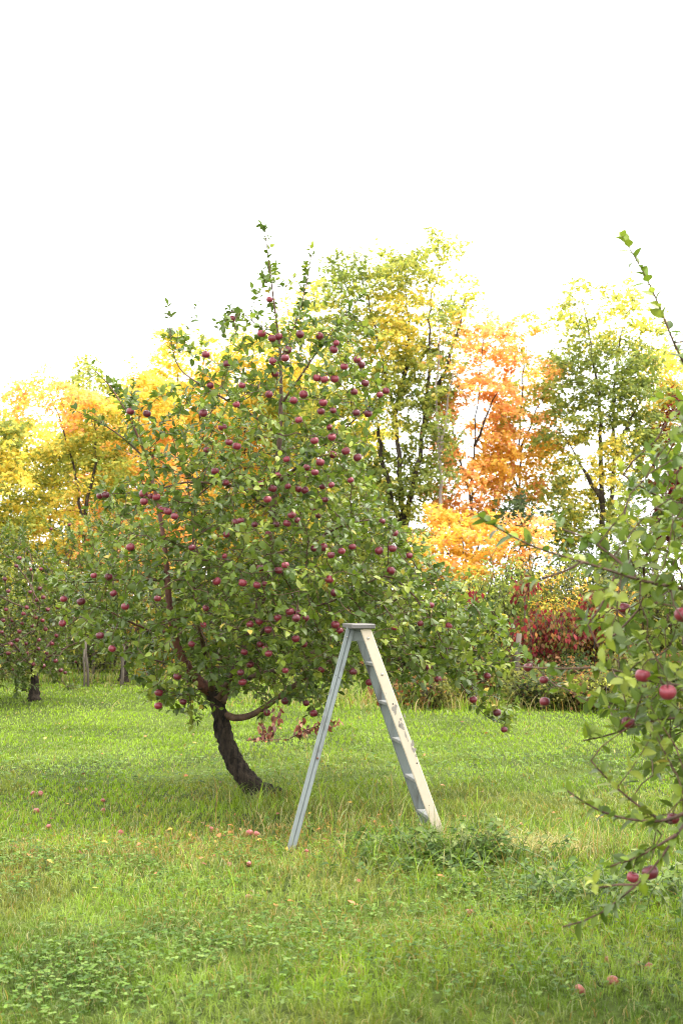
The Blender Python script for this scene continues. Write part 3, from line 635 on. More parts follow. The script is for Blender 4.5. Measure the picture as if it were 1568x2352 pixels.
# ------------------------------------------------------------------ the step ladder
def ladder():
    M_CREAM = paint_mat('cream_paint', (.50, .42, .32), (.30, .27, .24), .66, .70, 7, (1, 1, .45), .07)
    M_BLUE = paint_mat('blue_grey_paint', (.122, .140, .134), (.055, .052, .047), .50, .68, 8, (2.2, 2.2, .12), .16)
    M_STEP = paint_mat('worn_step_paint', (.115, .12, .112), (.17, .165, .155), .5, .62, 22, (1, 1, 1), .15)
    M_CAP = paint_mat('grey_cap_paint', (.10, .092, .085), (.055, .05, .046), .5, .7, 14, (1, 1, 1), .15)
    M_STEEL = plain_mat('bolt_steel', (.35, .33, .30), .4, .8); M_RUSTY = plain_mat('rusty_bolt', (.11, .045, .025), .7, .2); M_HOLE = plain_mat('dark_hole', (.02, .018, .016), .9)
    foot_rear = gp(668, 1952); fr = np.array([*foot_rear, float(gz(*foot_rear))])
    fn = gp(1016, 1928); fn = np.array([*fn, float(gz(*fn)) - .02])
    ztop = EYE + (HY - 1438) / F * 10.1
    # width axis of the ladder, horizontal
    wax = nrm(np.array([-.20, .98, 0])); uax = np.array([wax[1], -wax[0], 0])
    top_n = W(838, 1437, 10.02); top_n[2] = ztop - .012
    wb, wt = .38, .25                                          # ladder width at its foot and at its cap
    far_f = fn + wax * wb; far_f[2] = float(gz(*far_f[:2])) - .02; far_t = top_n + wax * wt
    root = empty('step_ladder', ((fn + fr) / 2 * [1, 1, 0] + [0, 0, float(gz(*((fn + fr) / 2)[:2]))]), 'weathered blue-grey and cream wooden step ladder standing open in front of the apple tree', 'ladder'); base = np.array(root.location)
    def board(name, a, b, across, half_a, half_t, mat, parent=root, bev=.004, thick=None):
        ax = nrm(b - a); ac = nrm(across - ax * np.dot(across, ax)); th = np.cross(ax, ac); mb = MB(); mb.box((a + b) / 2 - base, ac, th, ax, half_a, half_t, np.linalg.norm(b - a) / 2, bev); return mb.build(name, mat, parent, False)
    def bolt(p, n, rad, mat, parent, name='bolt', ht=.006):
        n = nrm(n); mb = MB(); mb.tube(np.array([p - n * .004, p + n * ht * .6, p + n * ht]) - base, [rad, rad, rad * .6], 10); return mb.build(name, mat, parent)
    near = board('side_rail', fn, top_n, uax, .035, .0125, M_CREAM); near['label'] = 'cream painted near side rail with grey scuffs'
    far = board('side_rail', far_f, far_t, uax, .037, .0125, M_BLUE); far['label'] = 'blue-grey far side rail'
    axn = nrm(top_n - fn); thn = nrm(np.cross(axn, uax)); outn = thn if np.dot(thn, wax) < 0 else -thn
    def on_near(vx, vy, off=.0125):
        # the point of the cream rail's outer face seen at (vx, vy)
        d = nrm(W(vx, vy, 1) - np.array([0, 0, EYE])); o = np.array([0, 0, EYE]); p0 = fn + outn * off; return o + d * (np.dot(p0 - o, outn) / np.dot(d, outn))
    for (vx, vy) in ((845, 1466), (877, 1549)): bolt(on_near(vx, vy), outn, .009, M_STEEL, near)
    for (vx, vy, q) in ((902, 1617, .006), (957, 1753, .006), (948, 1720, .003), (985, 1850, .003)): bolt(on_near(vx, vy), outn, q, M_HOLE, near, 'nail_hole', .0012)
    # scuffs where the paint is rubbed to grey wood: thin irregular flakes on the face
    r = np.random.default_rng(4); M_SCUFF = plain_mat('scuffed_wood', (.23, .205, .175), .8)
    ub = nrm(np.cross(axn, outn))
    for (vx, vy, a, b, sk) in ((906, 1629, .017, .034, .4), (920, 1652, .010, .010, 0), (922, 1668, .015, .026, -.2), (917, 1664, .007, .022, .2), (931, 1688, .005, .026, .1), (936, 1700, .003, .012, 0), (947, 1708, .012, .022, .5), (950, 1722, .014, .018, -.4), (929, 1644, .005, .018, .3), (955, 1736, .005, .012, 0)):
        c = on_near(vx, vy, .0135) - base; k = 22; ph = np.arange(k) * 2 * math.pi / k; rr = 1 + .28 * np.sin(ph * 3 + r.uniform(0, 6)) + r.normal(0, .14, k); lx = np.cos(ph) * rr * a; ly = np.sin(ph) * rr * b; lx = np.clip(lx + ly * sk * .6, -.024, .024)
        mb = MB(); mb.add(c + np.outer(lx, ub) + np.outer(ly, axn), [tuple(range(k))]); mb.build('scuff', M_SCUFF, near)
    # steps between the rails
    for k, vy in enumerate((1524, 1614, 1702, 1790, 1876)):
        z = EYE + (HY - vy) / F * 10.25; t = (z - fn[2]) / (top_n[2] - fn[2]); a = fn + (top_n - fn) * t + wax * .014; b = far_f + (far_t - far_f) * t - wax * .014
        mb = MB(); c = (a + b) / 2 + uax * -.004; ww = nrm(b - a); uu = nrm(np.cross(ww, UP)); uu = uu if np.dot(uu, uax) > 0 else -uu
        mb.box(c - base, uu, ww, np.cross(uu, ww), .034, np.linalg.norm(b - a) / 2 - .001, .0115, .003); mb.build('step', M_STEP, root, False)
    # single prop leg of two boards with an open seam
    tm = (top_n + far_t) / 2; lt = W(822, 1441, 10.15); lt = np.array([tm[0] - uax[0] * .075, tm[1] - uax[1] * .075, ztop - .012])
    axl = nrm(lt - fr); vd = nrm(np.array([fr[0], fr[1], 0])); acr = nrm(np.cross(axl, vd)); acr = acr if acr[0] > 0 else -acr
    leg = board('prop_leg', fr - acr * .0152 - axl * .02, lt - acr * .0152, acr, .0144, .019, M_BLUE); leg['label'] = 'blue-grey single prop leg with a long open crack'
    board('leg_board', fr + acr * .0150 - axl * .02 + vd * .003, lt + acr * .0150 + vd * .003, acr, .0142, .019, M_BLUE, leg)
    fro = -vd
    def on_leg(t, s): return fr + (lt - fr) * t + acr * s + fro * .019
    bolt(on_leg(.405, .012), fro, .008, M_RUSTY, leg); bolt(on_leg(.775, -.016), fro, .0035, M_HOLE, leg, 'nail_hole', .0012); bolt(on_leg(.77, .012), fro, .0035, M_HOLE, leg, 'nail_hole', .0012); bolt(on_leg(.955, -.01), fro, .006, M_STEEL, leg)
    # spacer block and the cap
    mb = MB(); mb.box((tm + lt) / 2 + np.array([0, 0, -.06]) - base, uax, wax, UP, .045, .02, .036, .003); mb.build('spacer_block', M_BLUE, root, False)
    mb = MB(); cc = (tm + lt) / 2 + uax * .018; cc[2] = ztop; mb.box(cc - base, uax, wax, UP, .086, .165, .017, .006); mb.build('cap', M_CAP, root, False)
    for o in list(root.children) + [near, far, leg]: fix_normals(o)
ladder()

# ------------------------------------------------------------------ apples
def apple_mesh(name, mat, R=.036, seed=0, squash=.9, stem=True, bite=False):
    r = np.random.default_rng(seed); nu, nv = 18, 12; V = []; V.append((0, 0, .60 * squash))
    for j in range(1, nv):
        a = math.pi * j / nv; rad = math.sin(a) ** .92; z = math.cos(a)
        dent = .42 * math.exp(-(a / .42) ** 2) ; dent2 = .25 * math.exp(-((math.pi - a) / .38) ** 2)
        tap = 1 - .10 * (1 - (z + 1) / 2) ** 1.2
        for i in range(nu):
            p = 2 * math.pi * i / nu; w = 1 + .018 * math.cos(5 * p) * (1 - z) * .5 + .012 * math.sin(2 * p + seed); V.append((math.cos(p) * rad * tap * w, math.sin(p) * rad * tap * w, (z - dent + dent2) * squash))
    V.append((0, 0, -.74 * squash)); V = np.array(V) * R; f = []
    for i in range(nu): f.append((0, 1 + i, 1 + (i + 1) % nu)); e = 1 + (nv - 2) * nu; f.append((len(V) - 1, e + (i + 1) % nu, e + i))
    for j in range(nv - 2):
        for i in range(nu): a = 1 + j * nu; f.append((a + i, a + nu + i, a + nu + (i + 1) % nu, a + (i + 1) % nu))
    if bite:   # pecked open: push one side in
        c = np.array([.2, -.75, .75]) * R; d = np.linalg.norm(V - c, axis=1); k = d < R * .62; V[k] += nrm(V[k] - c) * -((R * .62 - d[k]) * .9)[:, None]
    mb = MB(); mb.add(V, f, 0)
    if stem: mb.tube([(0, 0, R * .5), (.001, 0, R * .8), (.003, .001, R * 1.22)], [.0014, .0013, .0018], 5, 1)
    return raw_mesh(name, np.concatenate(mb.V), mb.F, mb.S, [mat, M_TWIG], mb.M)
M_APPLE = apple_mat('dark_red_apple', (.055, .0045, .010), (.15, .012, .022), .12)
M_APPLE2 = apple_mat('crimson_apple', (.095, .006, .014), (.20, .022, .035), .12)
M_FALLEN = apple_mat('fallen_apple', (.20, .022, .024), (.30, .085, .065), .05)
AM = [apple_mesh('apple', M_APPLE, .036, 1, .90), apple_mesh('apple', M_APPLE, .0365, 2, .93), apple_mesh('apple', M_APPLE2, .036, 3, .88)]
def hang_apple(i, c, s, label, group, mesh=None):
    o = bpy.data.objects.new('apple', mesh or AM[i % 3]); C.objects.link(o); o.location = tuple(c); o.scale = (s,) * 3
    o.rotation_euler = (rng.normal(0, .25), rng.normal(0, .25), rng.uniform(0, 6.28)); return tag(o, label, 'apple', group)

# ------------------------------------------------------------------ the apple tree behind the ladder
TREE_D = 12.55
ENV = [(330,1620),(300,1560),(250,1500),(215,1460),(140,1440),(110,1380),(130,1320),(200,1290),(250,1230),(240,1150),(225,1130),(300,1110),(330,1050),(250,990),(180,950),(240,940),(230,870),(205,840),(260,870),(330,920),(400,900),(385,820),(410,790),(385,715),(425,740),(470,790),(480,740),(540,710),(590,720),(606,640),(596,530),(615,520),(640,640),(695,650),(712,580),(725,600),(718,660),(770,670),(850,740),(880,830),(900,890),(870,960),(850,1020),(850,1100),(880,1180),(930,1240),(1000,1300),(1060,1370),(1120,1400),(1180,1470),(1200,1500),(1130,1540),(1150,1600),(1190,1640),(1170,1685),(1130,1660),(1080,1600),(1000,1570),(900,1560),(830,1560),(760,1580),(740,1625),(700,1625),(640,1600),(560,1590),(500,1600),(440,1640),(380,1630)]
_ks = [500, 560, 700, 900, 1050, 1200, 1350, 1450, 1560, 1640, 1700]; _kd = [.10, .15, .5, 1.05, 1.35, 1.6, 1.75, 1.75, 1.4, .7, .3]
_cx = [612, 612, 630, 600, 590, 590, 610, 640, 640, 560, 560]; _hw = [40, 60, 190, 350, 360, 400, 480, 560, 560, 560, 560]
def depth_half(vx, vy):
    k = np.interp(vy, _ks, _kd); c = np.interp(vy, _ks, _cx); h = np.interp(vy, _ks, _hw); return k * np.sqrt(np.clip(1 - ((vx - c) / h) ** 2, .06, 1))
APX = [(619,688),(534,732),(601,766),(625,777),(640,773),(689,768),(734,772),(772,788),(766,803),(790,842),(820,826),(829,838),(660,804),(655,822),(627,830),(632,859),(473,814),(521,836),(483,885),(556,885),(618,906),(697,906),(674,920),(745,872),(768,870),(728,868),(838,880),(813,900),(872,907),(886,898),(765,943),(845,950),(818,948),(742,925),(543,929),(467,949),(511,981),(686,965),(757,982),(737,945),(762,1004),(722,1012),(526,1016),(544,1025),(474,1033),(658,1055),(735,1062),(764,1044),(794,1036),(821,1051),(805,1103),(704,1074),(723,1085),(494,1082),(519,1109),(639,1091),(597,1111),(626,1122),(661,1117),(614,1147),(685,1124),(700,1126),(740,1118),(761,1114),(747,1148),(721,1169),(670,1182),(683,1195),(659,1202),(731,1184),(330,1135),(346,1140),(360,1142),(331,1152),(230,1139),(243,1137),(374,1171),(386,1175),(401,1186),(553,1196),(540,1200),(585,1205),(616,1226),(635,1205),(520,1228),(441,1258),(300,1257),(517,1278),(742,1257),(720,1260),(760,1275),(784,1266),(809,1256),(877,1198),(905,1225),(901,1260),(870,1265),(940,1276),(897,1311),(598,1305),(655,1298),(640,1310),(498,1335),(557,1339),(590,1344),(611,1342),(756,1331),(768,1362),(250,1325),(216,1322),(261,1363),(288,1393),(147,1376),(187,1382),(144,1432),(230,1460),(258,1490),(473,1397),(362,1375),(467,1435),(666,1405),(685,1408),(680,1420),(702,1420),(638,1419),(574,1434),(596,1427),(616,1447),(770,1435),(780,1449),(679,1467),(698,1480),(561,1498),(598,1480),(610,1490),(617,1501),(655,1540),(738,1538),(575,1526),(557,1567),(553,1545),(408,1554),(365,1591),(364,1621),(421,1612),(703,1615),(613,1637),(721,1638),(810,1543),(849,1567),(905,1442),(988,1390),(984,1533),(1005,1560),(1030,1437),(965,1432),(1118,1553),(1086,1607),(1141,1637),(1157,1676),(655,1610),(440,1480),(300,945),(338,950)]
BIG = {(697,906),(742,1257),(670,1182),(544,1025),(666,1405),(756,1331),(557,1339),(498,1335),(735,1062),(768,870)}
UNIQUE = {(619,688): 'highest dark red apple, alone on the tall leader shoot against the sky', (534,732): 'small dark red apple under an arching twig against white sky',
 (1157,1676): 'lowest red apple, dangling at the very tip of the drooping bough', (1141,1637): 'red apple second from the tip of the drooping bough', (1086,1607): 'red apple third from the tip of the drooping bough',
 (1118,1553): 'dark apple under the long bough, above the drooping tip', (770,1435): 'bright crimson apple just beside the ladder cap', (780,1449): 'crimson apple tucked right below the one at the ladder cap',
 (810,1543): 'dark red apple seen between the prop leg and side rails of the ladder', (849,1567): 'red apple half hidden behind the ladder side rail', (697,906): 'pale pinkish apple catching the light in the upper crown',
 (886,898): 'outermost apple of the trio on the upper branch beside the tall ash', (872,907): 'lower apple of the trio on the upper branch beside the tall ash', (742,1257): 'largest pale pink-topped apple in the middle of the crown',
 (940,1276): 'lone bright apple at the crown edge above the ladder cap', (144,1432): 'outermost low apple on the boughs reaching towards the neighbouring apple tree', (147,1376): 'outermost upper apple on the boughs reaching towards the neighbouring apple tree',
 (187,1382): 'apple second from the outer end of the bough reaching the neighbouring tree', (805,1103): 'dusky lilac apple hanging free in front of the tall ash', (365,1591): 'upper apple of the pair hanging lowest beside the trunk fork', (364,1621): 'lower apple of the pair hanging lowest beside the trunk fork',
 (557,1567): 'crimson apple directly above the low limb beside the trunk', (703,1615): 'round red apple hanging below the low limb near the prop leg', (613,1637): 'small apple hanging below the middle of the low limb', (721,1638): 'small dark apple below the round one near the prop leg',
 (330,1135): 'palest apple of the cluster of four at the crown edge against orange leaves', (331,1152): 'lowest apple of the cluster of four at the crown edge against orange leaves', (738,1538): 'apple touching the end of the low limb behind the prop leg',
 (689,768): 'apple on its own twig beside the leader near the treetop', (734,772): 'half shaded apple farthest out on the treetop twigs', (473,814): 'pale apple on an outer upper twig against yellow leaves', (521,836): 'half hidden apple inside the upper twigs against yellow leaves',
 (1030,1437): 'lilac apple in the bough foliage over the red creeper side', (984,1533): 'larger apple of the pair below the horizontal bough beside the side rails', (1005,1560): 'smaller apple of the pair below the horizontal bough beside the side rails',
 (666,1405): 'pinkest apple of the cluster of five in the lower middle crown', (230,1460): 'dark apple low on the outer twigs over the wire fence', (300,1257): 'single apple against orange leaves above the horizontal branch'}
def zone_label(x, y):
    b = 'around the leader near the treetop' if y < 870 else 'in the upper crown' if y < 1010 else 'in the middle crown' if y < 1160 else 'in the full lower-middle crown' if y < 1300 else 'in the dense lower crown' if y < 1450 else 'in the skirt of low twigs'
    s = 'on the side away from the ladder' if x < 450 else 'over the trunk' if x < 575 else 'along the centre line' if x < 690 else 'above the ladder' if x < 840 else 'on the boughs beyond the ladder'
    return f'dark red apple {b}, {s}'
def main_tree():
    r = np.random.default_rng(2); D = TREE_D
    base = gp(596, 1832); D0 = base[1]
    root = empty('apple_tree', (base[0], D0, float(gz(*base))), 'large leaning apple tree full of dark red apples behind the ladder', 'tree')
    T = lambda pts: [W(x, y, D0 + d) for x, y, d in pts]
    sc = [
     (T([(606,1842,.02),(575,1800,0),(538,1752,0),(517,1700,0),(507,1650,0),(498,1610,0),(484,1585,0)]), .092, .062, 'trunk', M_TRUNK, 0),
     (T([(486,1590,0),(462,1572,0),(438,1545,-.05),(415,1505,-.1),(400,1460,-.15),(390,1400,-.2),(384,1330,-.2),(380,1262,-.2),(366,1170,-.15),(340,1060,-.1),(300,960,-.1),(250,880,-.05),(212,846,0)]), .045, .004, 'limb', M_REDLIMB, .5),
     (T([(494,1622,.03),(512,1645,.0),(540,1652,-.04),(580,1645,-.1),(625,1612,-.2),(680,1572,-.25),(735,1530,-.3),(790,1502,-.3),(850,1490,-.2),(920,1482,-.1),(1000,1487,0),(1070,1492,0),(1130,1500,.05),(1195,1512,.1)]), .034, .004, 'limb', M_LIMB, .4),
     (T([(498,1612,0),(530,1560,.1),(570,1480,.15),(600,1380,.15),(616,1280,.1),(625,1190,.05),(634,1100,0),(643,1000,0),(646,900,0),(643,800,0),(634,730,0),(622,640,0),(612,560,0),(605,516,0)]), .055, .003, 'limb', M_LIMB, .3),
     (T([(520,1575,.1),(570,1555,.3),(640,1540,.5),(720,1500,.8),(820,1440,.9),(920,1370,.9),(1010,1310,.8)]), .036, .005, 'limb', M_LIMB, .2),
     (T([(500,1610,0),(540,1540,-.4),(600,1450,-.8),(670,1405,-1.0),(765,1382,-1.0),(860,1330,-.9)]), .03, .005, 'limb', M_LIMB, .2),
     (T([(495,1600,0),(500,1500,.5),(480,1380,.9),(450,1250,1.1),(430,1100,1.0)]), .034, .005, 'limb', M_LIMB, .2),
     (T([(488,1590,0),(470,1500,-.5),(450,1400,-.9),(440,1280,-1.0),(450,1150,-.9)]), .03, .005, 'limb', M_LIMB, .2),
     (T([(383,1334,-.2),(330,1330,-.3),(270,1330,-.3),(200,1340,-.35),(135,1332,-.4)]), .015, .003, 'limb', M_LIMB, .5),
     (T([(400,1455,-.15),(340,1447,-.3),(300,1430,-.4),(262,1410,-.4),(235,1390,-.4),(190,1400,-.4)]), .016, .003, 'limb', M_REDLIMB, .3),
     (T([(430,1540,-.05),(370,1520,-.2),(300,1500,-.3),(240,1480,-.3)]), .014, .003, 'limb', M_LIMB, .4),
     (T([(470,1580,0),(430,1590,-.3),(390,1600,-.4),(345,1610,-.4)]), .014, .003, 'limb', M_LIMB, .4),
     (T([(634,1110,0),(700,1060,-.3),(760,1010,-.5),(820,960,-.6),(880,905,-.6)]), .018, .003, 'limb', M_LIMB, .3),
     (T([(643,1000,0),(590,960,-.3),(540,930,-.4),(470,890,-.4),(410,850,-.3),(392,790,-.3),(388,712,-.3)]), .016, .003, 'limb', M_LIMB, .4),
     (T([(640,780,0),(600,760,0),(560,715,-.1),(530,715,-.1)]), .009, .003, 'limb', M_TWIG, .5),
     (T([(643,830,0),(680,740,.1),(705,650,.1),(716,578,.1)]), .010, .003, 'limb', M_TWIG, .5),
     (T([(645,930,0),(700,850,-.2),(760,760,-.2),(830,680,-.1)]), .013, .003, 'limb', M_LIMB, .35),
     (T([(625,1180,0),(560,1120,-.4),(500,1110,-.6),(430,1105,-.6),(340,1130,-.5),(235,1135,-.4)]), .018, .003, 'limb', M_LIMB, .3),
     (T([(340,1060,-.1),(290,1010,-.1),(240,975,-.1),(178,945,-.1)]), .010, .003, 'limb', M_LIMB, .4),
     (T([(616,1280,.1),(700,1250,-.4),(800,1200,-.6),(880,1190,-.5),(930,1260,-.4)]), .018, .003, 'limb', M_LIMB, .2),
     (T([(1000,1487,0),(1040,1545,.1),(1080,1605,.1),(1115,1650,.1),(1158,1664,.1)]), .009, .003, 'limb', M_LIMB, .35),
     (T([(920,1482,-.1),(980,1430,-.1),(1060,1400,0),(1130,1405,0)]), .012, .003, 'limb', M_LIMB, .35),
     (T([(430,1560,0),(440,1630,-.2),(443,1670,-.2)]), .007, .003, 'limb', M_TWIG, .8),
    ]
    N = 3500; pts = []
    xs = r.uniform(100, 1210, 40000); ys = r.uniform(510, 1700, 40000); ins = in_poly(xs, ys, ENV); xs = xs[ins]; ys = ys[ins]
    w = np.interp(ys, [500, 800, 1000, 1150, 1300, 1500, 1650], [.2, .26, .40, .7, 1.1, 1.2, .6]) * np.where(xs < 420, .48, 1.0) * (depth_half(xs, ys) + .25); w /= w.sum()
    pick = r.choice(len(xs), N, replace=False, p=w)
    for x, y in zip(xs[pick], ys[pick]):
        u = r.uniform(-1, 1); u = math.copysign(abs(u) ** .75, u); pts.append(W(x, y, D0 + u * float(depth_half(x, y))))
    cs = []; tops = []
    for (x, y) in APX:
        f = r.uniform(.70, 1.0) if y > 760 else r.uniform(-.2, .2); d = D0 - f * float(depth_half(x, y)) - (.05 if y > 760 else 0); sz = (1.12 if (x, y) in BIG else r.uniform(.80, 1.12)) * d / 12.2; c = W(x, y, d); cs.append((c, sz)); tops.append(c + UP * .042 * sz)
    ax = np.array([a[0] for a in APX], float); ay = np.array([a[1] for a in APX], float); ad = np.array([c[0][1] for c in cs]); vis = r.random(len(APX)) < .62
    def filt(P, rr):
        vx = HX + P[:, 0] / P[:, 1] * F; vy = HY - (P[:, 2] - EYE) / P[:, 1] * F; keep = np.ones(len(P), bool)
        for q in range(len(ax)):
            h = ((vx - ax[q]) ** 2 + (vy - ay[q]) ** 2 < 9.5 ** 2) & (P[:, 1] < ad[q]); keep[h] &= rr.random(h.sum()) < (.08 if vis[q] else .45)
        return keep
    n = grow_tree(root, sc, pts, .075, .75, .10, .093, T_MID, 6, tops, density=1.05, leaf_filter=filt, max_iter=70, spur_p=.8)
    print('main tree leaves', n)
    for i, ((x, y), (c, s)) in enumerate(zip(APX, cs)):
        hang_apple(int(r.integers(3)) if (x, y) not in BIG else 2, c, s, UNIQUE.get((x, y)) or zone_label(x, y), 'apples hanging in the large apple tree')
main_tree()

# ------------------------------------------------------------------ the near apple tree whose boughs reach in beside the camera
def near_tree():
    r = np.random.default_rng(21); base = np.array([2.55, 5.9]); root = empty('apple_tree', (*base, float(gz(*base))), 'close apple tree whose leafy boughs reach in beside the ladder, trunk out of frame', 'tree')
    B = np.array([*base, 0]); T = lambda pts: [W(x, y, d) for x, y, d in pts]; f = lambda z, dx=0, dy=0: B + np.array([dx, dy, z])
    sc = [
     ([f(-.05), f(.4, -.03), f(.8, .0), f(1.15, -.05)], .095, .07, 'trunk', M_TRUNK, 0),
     ([f(1.1, -.05), f(1.6, -.1), f(2.2, -.25, -.1)] + T([(2000,1000,5.8),(1760,960,5.7),(1640,930,5.6)]), .04, .006, 'limb', M_LIMB, .35),
     (T([(1640,930,5.6),(1580,860,5.55),(1545,790,5.5),(1510,690,5.5),(1470,610,5.45),(1428,543,5.4)]), .0065, .0025, 'limb', M_TWIG, 1.0),
     ([f(1.1, -.05), f(1.5, -.3)] + T([(1800,1400,5.4),(1568,1352,5.2),(1470,1335,5.1),(1340,1290,5.0),(1240,1265,4.95),(1180,1240,4.95),(1130,1200,4.9),(1097,1186,4.9)]), .02, .003, 'limb', M_LIMB, .95),
     ([f(1.05, -.05), f(1.3, -.35)] + T([(1800,1620,5.6),(1568,1575,5.5),(1471,1565,5.5),(1435,1547,5.5),(1392,1523,5.5),(1320,1538,5.5),(1255,1538,5.5),(1183,1530,5.5)]), .02, .003, 'limb', M_LIMB, .35),
     (T([(1392,1523,5.5),(1375,1490,5.5),(1349,1435,5.5)]), .006, .003, 'limb', M_TWIG, .6),
     ([f(.95, -.05), f(1.15, -.3, .2)] + T([(1750,1640,5.9),(1568,1647,5.8),(1471,1656,5.8),(1410,1690,5.8),(1375,1698,5.8),(1338,1701,5.8)]), .018, .003, 'limb', M_LIMB, .55),
     ([f(.9, -.05), f(1.0, -.35, -.2)] + T([(1700,1800,5.1),(1600,1850,5.0),(1551,1917,4.95),(1522,1963,4.95),(1507,1999,4.95),(1464,2032,4.95),(1432,2050,4.95),(1400,2089,4.95),(1363,2118,4.95),(1291,2129,4.95)]), .016, .003, 'limb', M_LIMB, .95),
     (T([(1600,1850,5.0),(1540,1890,5.1),(1489,1888,5.2),(1417,1881,5.2),(1363,1863,5.2),(1320,1834,5.2),(1302,1816,5.2)]), .008, .003, 'limb', M_LIMB, .9),
     (T([(1540,1890,5.1),(1485,1870,5.3),(1440,1830,5.3),(1399,1798,5.3),(1374,1776,5.3),(1356,1747,5.3)]), .007, .003, 'limb', M_TWIG, .9),
     (T([(1470,1335,5.1),(1400,1270,5.2),(1340,1225,5.2),(1290,1215,5.2)]), .007, .003, 'limb', M_TWIG, .8),
     (T([(1340,1290,5.0),(1290,1330,5.0),(1240,1330,5.0)]), .006, .003, 'limb', M_TWIG, .8),
     (T([(1551,1917,4.95),(1500,1950,5.0),(1440,1985,5.0),(1400,1990,5.0)]), .006, .003, 'limb', M_TWIG, .9),
     (T([(1464,2032,4.95),(1410,2020,4.95),(1370,2040,4.95)]), .005, .003, 'limb', M_TWIG, .6),
     ([f(1.1, -.05), f(1.7, -.1, .5)] + T([(1900,1250,6.6),(1700,1180,6.6),(1560,1160,6.6),(1480,1130,6.6),(1430,1090,6.6)]), .03, .004, 'limb', M_LIMB, .5),
     ([f(1.0, 0), f(1.7, .5, .4), f(2.5, 1.0, .6)], .04, .006, 'limb', M_LIMB, .4),
     ([f(1.0, 0), f(1.7, .1, -.4), f(2.4, .4, -.9)], .04, .006, 'limb', M_LIMB, .4),
     ([f(1.0, 0), f(1.6, .6, -.3), f(2.1, 1.2, -.4)], .035, .006, 'limb', M_LIMB, .4),
    ]
    env = [(1550,900),(1580,800),(1650,700),(1850,700),(2300,1000),(2300,1800),(1750,1860),(1600,1890),(1560,1850),(1590,1800),(1500,1790),(1480,1740),(1540,1720),(1480,1690),(1380,1640),(1350,1610),(1430,1580),(1400,1500),(1360,1440),(1420,1360),(1320,1300),(1350,1250),(1420,1220),(1470,1140),(1530,1040),(1545,960)]
    xs = r.uniform(1250, 2320, 9000); ys = r.uniform(550, 1950, 9000); k = in_poly(xs, ys, env); xs = xs[k][:3400]; ys = ys[k][:3400]; pts = [W(x, y, r.uniform(5.0, 7.3)) for x, y in zip(xs, ys)]
    pts = [p for p in pts if p[1] > 5.0 + .0 * p[0]]
    apx = [(1475,1552,5.2,1.0),(1532,1590,5.1,1.08),(1441,1660,5.7,.95),(1566,1412,5.2,1.05),(1432,1398,6.6,1.05),(1545,1880,5.5,.85),(1250,1612,6.6,.85),(1248,1562,6.6,.75),(1452,2015,5.6,.85),(1492,2004,5.4,1.1),(1212,1533,6.6,.8)]
    cs = [(W(x, y, d), s * .84) for x, y, d, s in apx]; tops = [c + UP * .042 * s for c, s in cs]
    av = [(x, y, d) for x, y, d, s in apx]
    def filt(P, rr):
        vx = HX + P[:, 0] / P[:, 1] * F; vy = HY - (P[:, 2] - EYE) / P[:, 1] * F; keep = P[:, 1] > 3.6
        for x, y, d in av: h = ((vx - x) ** 2 + (vy - y) ** 2 < 24 ** 2) & (P[:, 1] < d); keep[h] &= rr.random(h.sum()) < .12
        return keep
    print('near tree leaves', grow_tree(root, sc, pts, .075, .8, .12, .075, T_NEAR, 9, tops, density=1.1, spur_p=.85, long_p=0, shoot=(.08, .2), leaf_filter=filt, max_iter=50))
    labs = ['big red apple on the near bough, above its rounder neighbour', 'biggest round red apple at the near boughs, close to the frame edge', 'red apple hanging under the low near twig over the lawn', 'pink-red apple cut by the frame edge on the upper near bough', 'shaded red apple behind the leaves of the upper near bough', 'small apple in the low near twigs beside the frame edge', 'free hanging apple with two leaves below the outer near bough', 'small pale apple on the outer near bough twig', 'narrow dark pink apple on the lowest near bough over the grass', 'dark purple apple on the lowest near bough beside the pink one', 'apple hidden by leaves at the tip of the outer near bough']
    for i, ((c, s), l) in enumerate(zip(cs, labs)): hang_apple(2 if i in (0, 1, 2, 3, 8) else 0, c, s, l, 'apples hanging in the close apple tree')
near_tree()

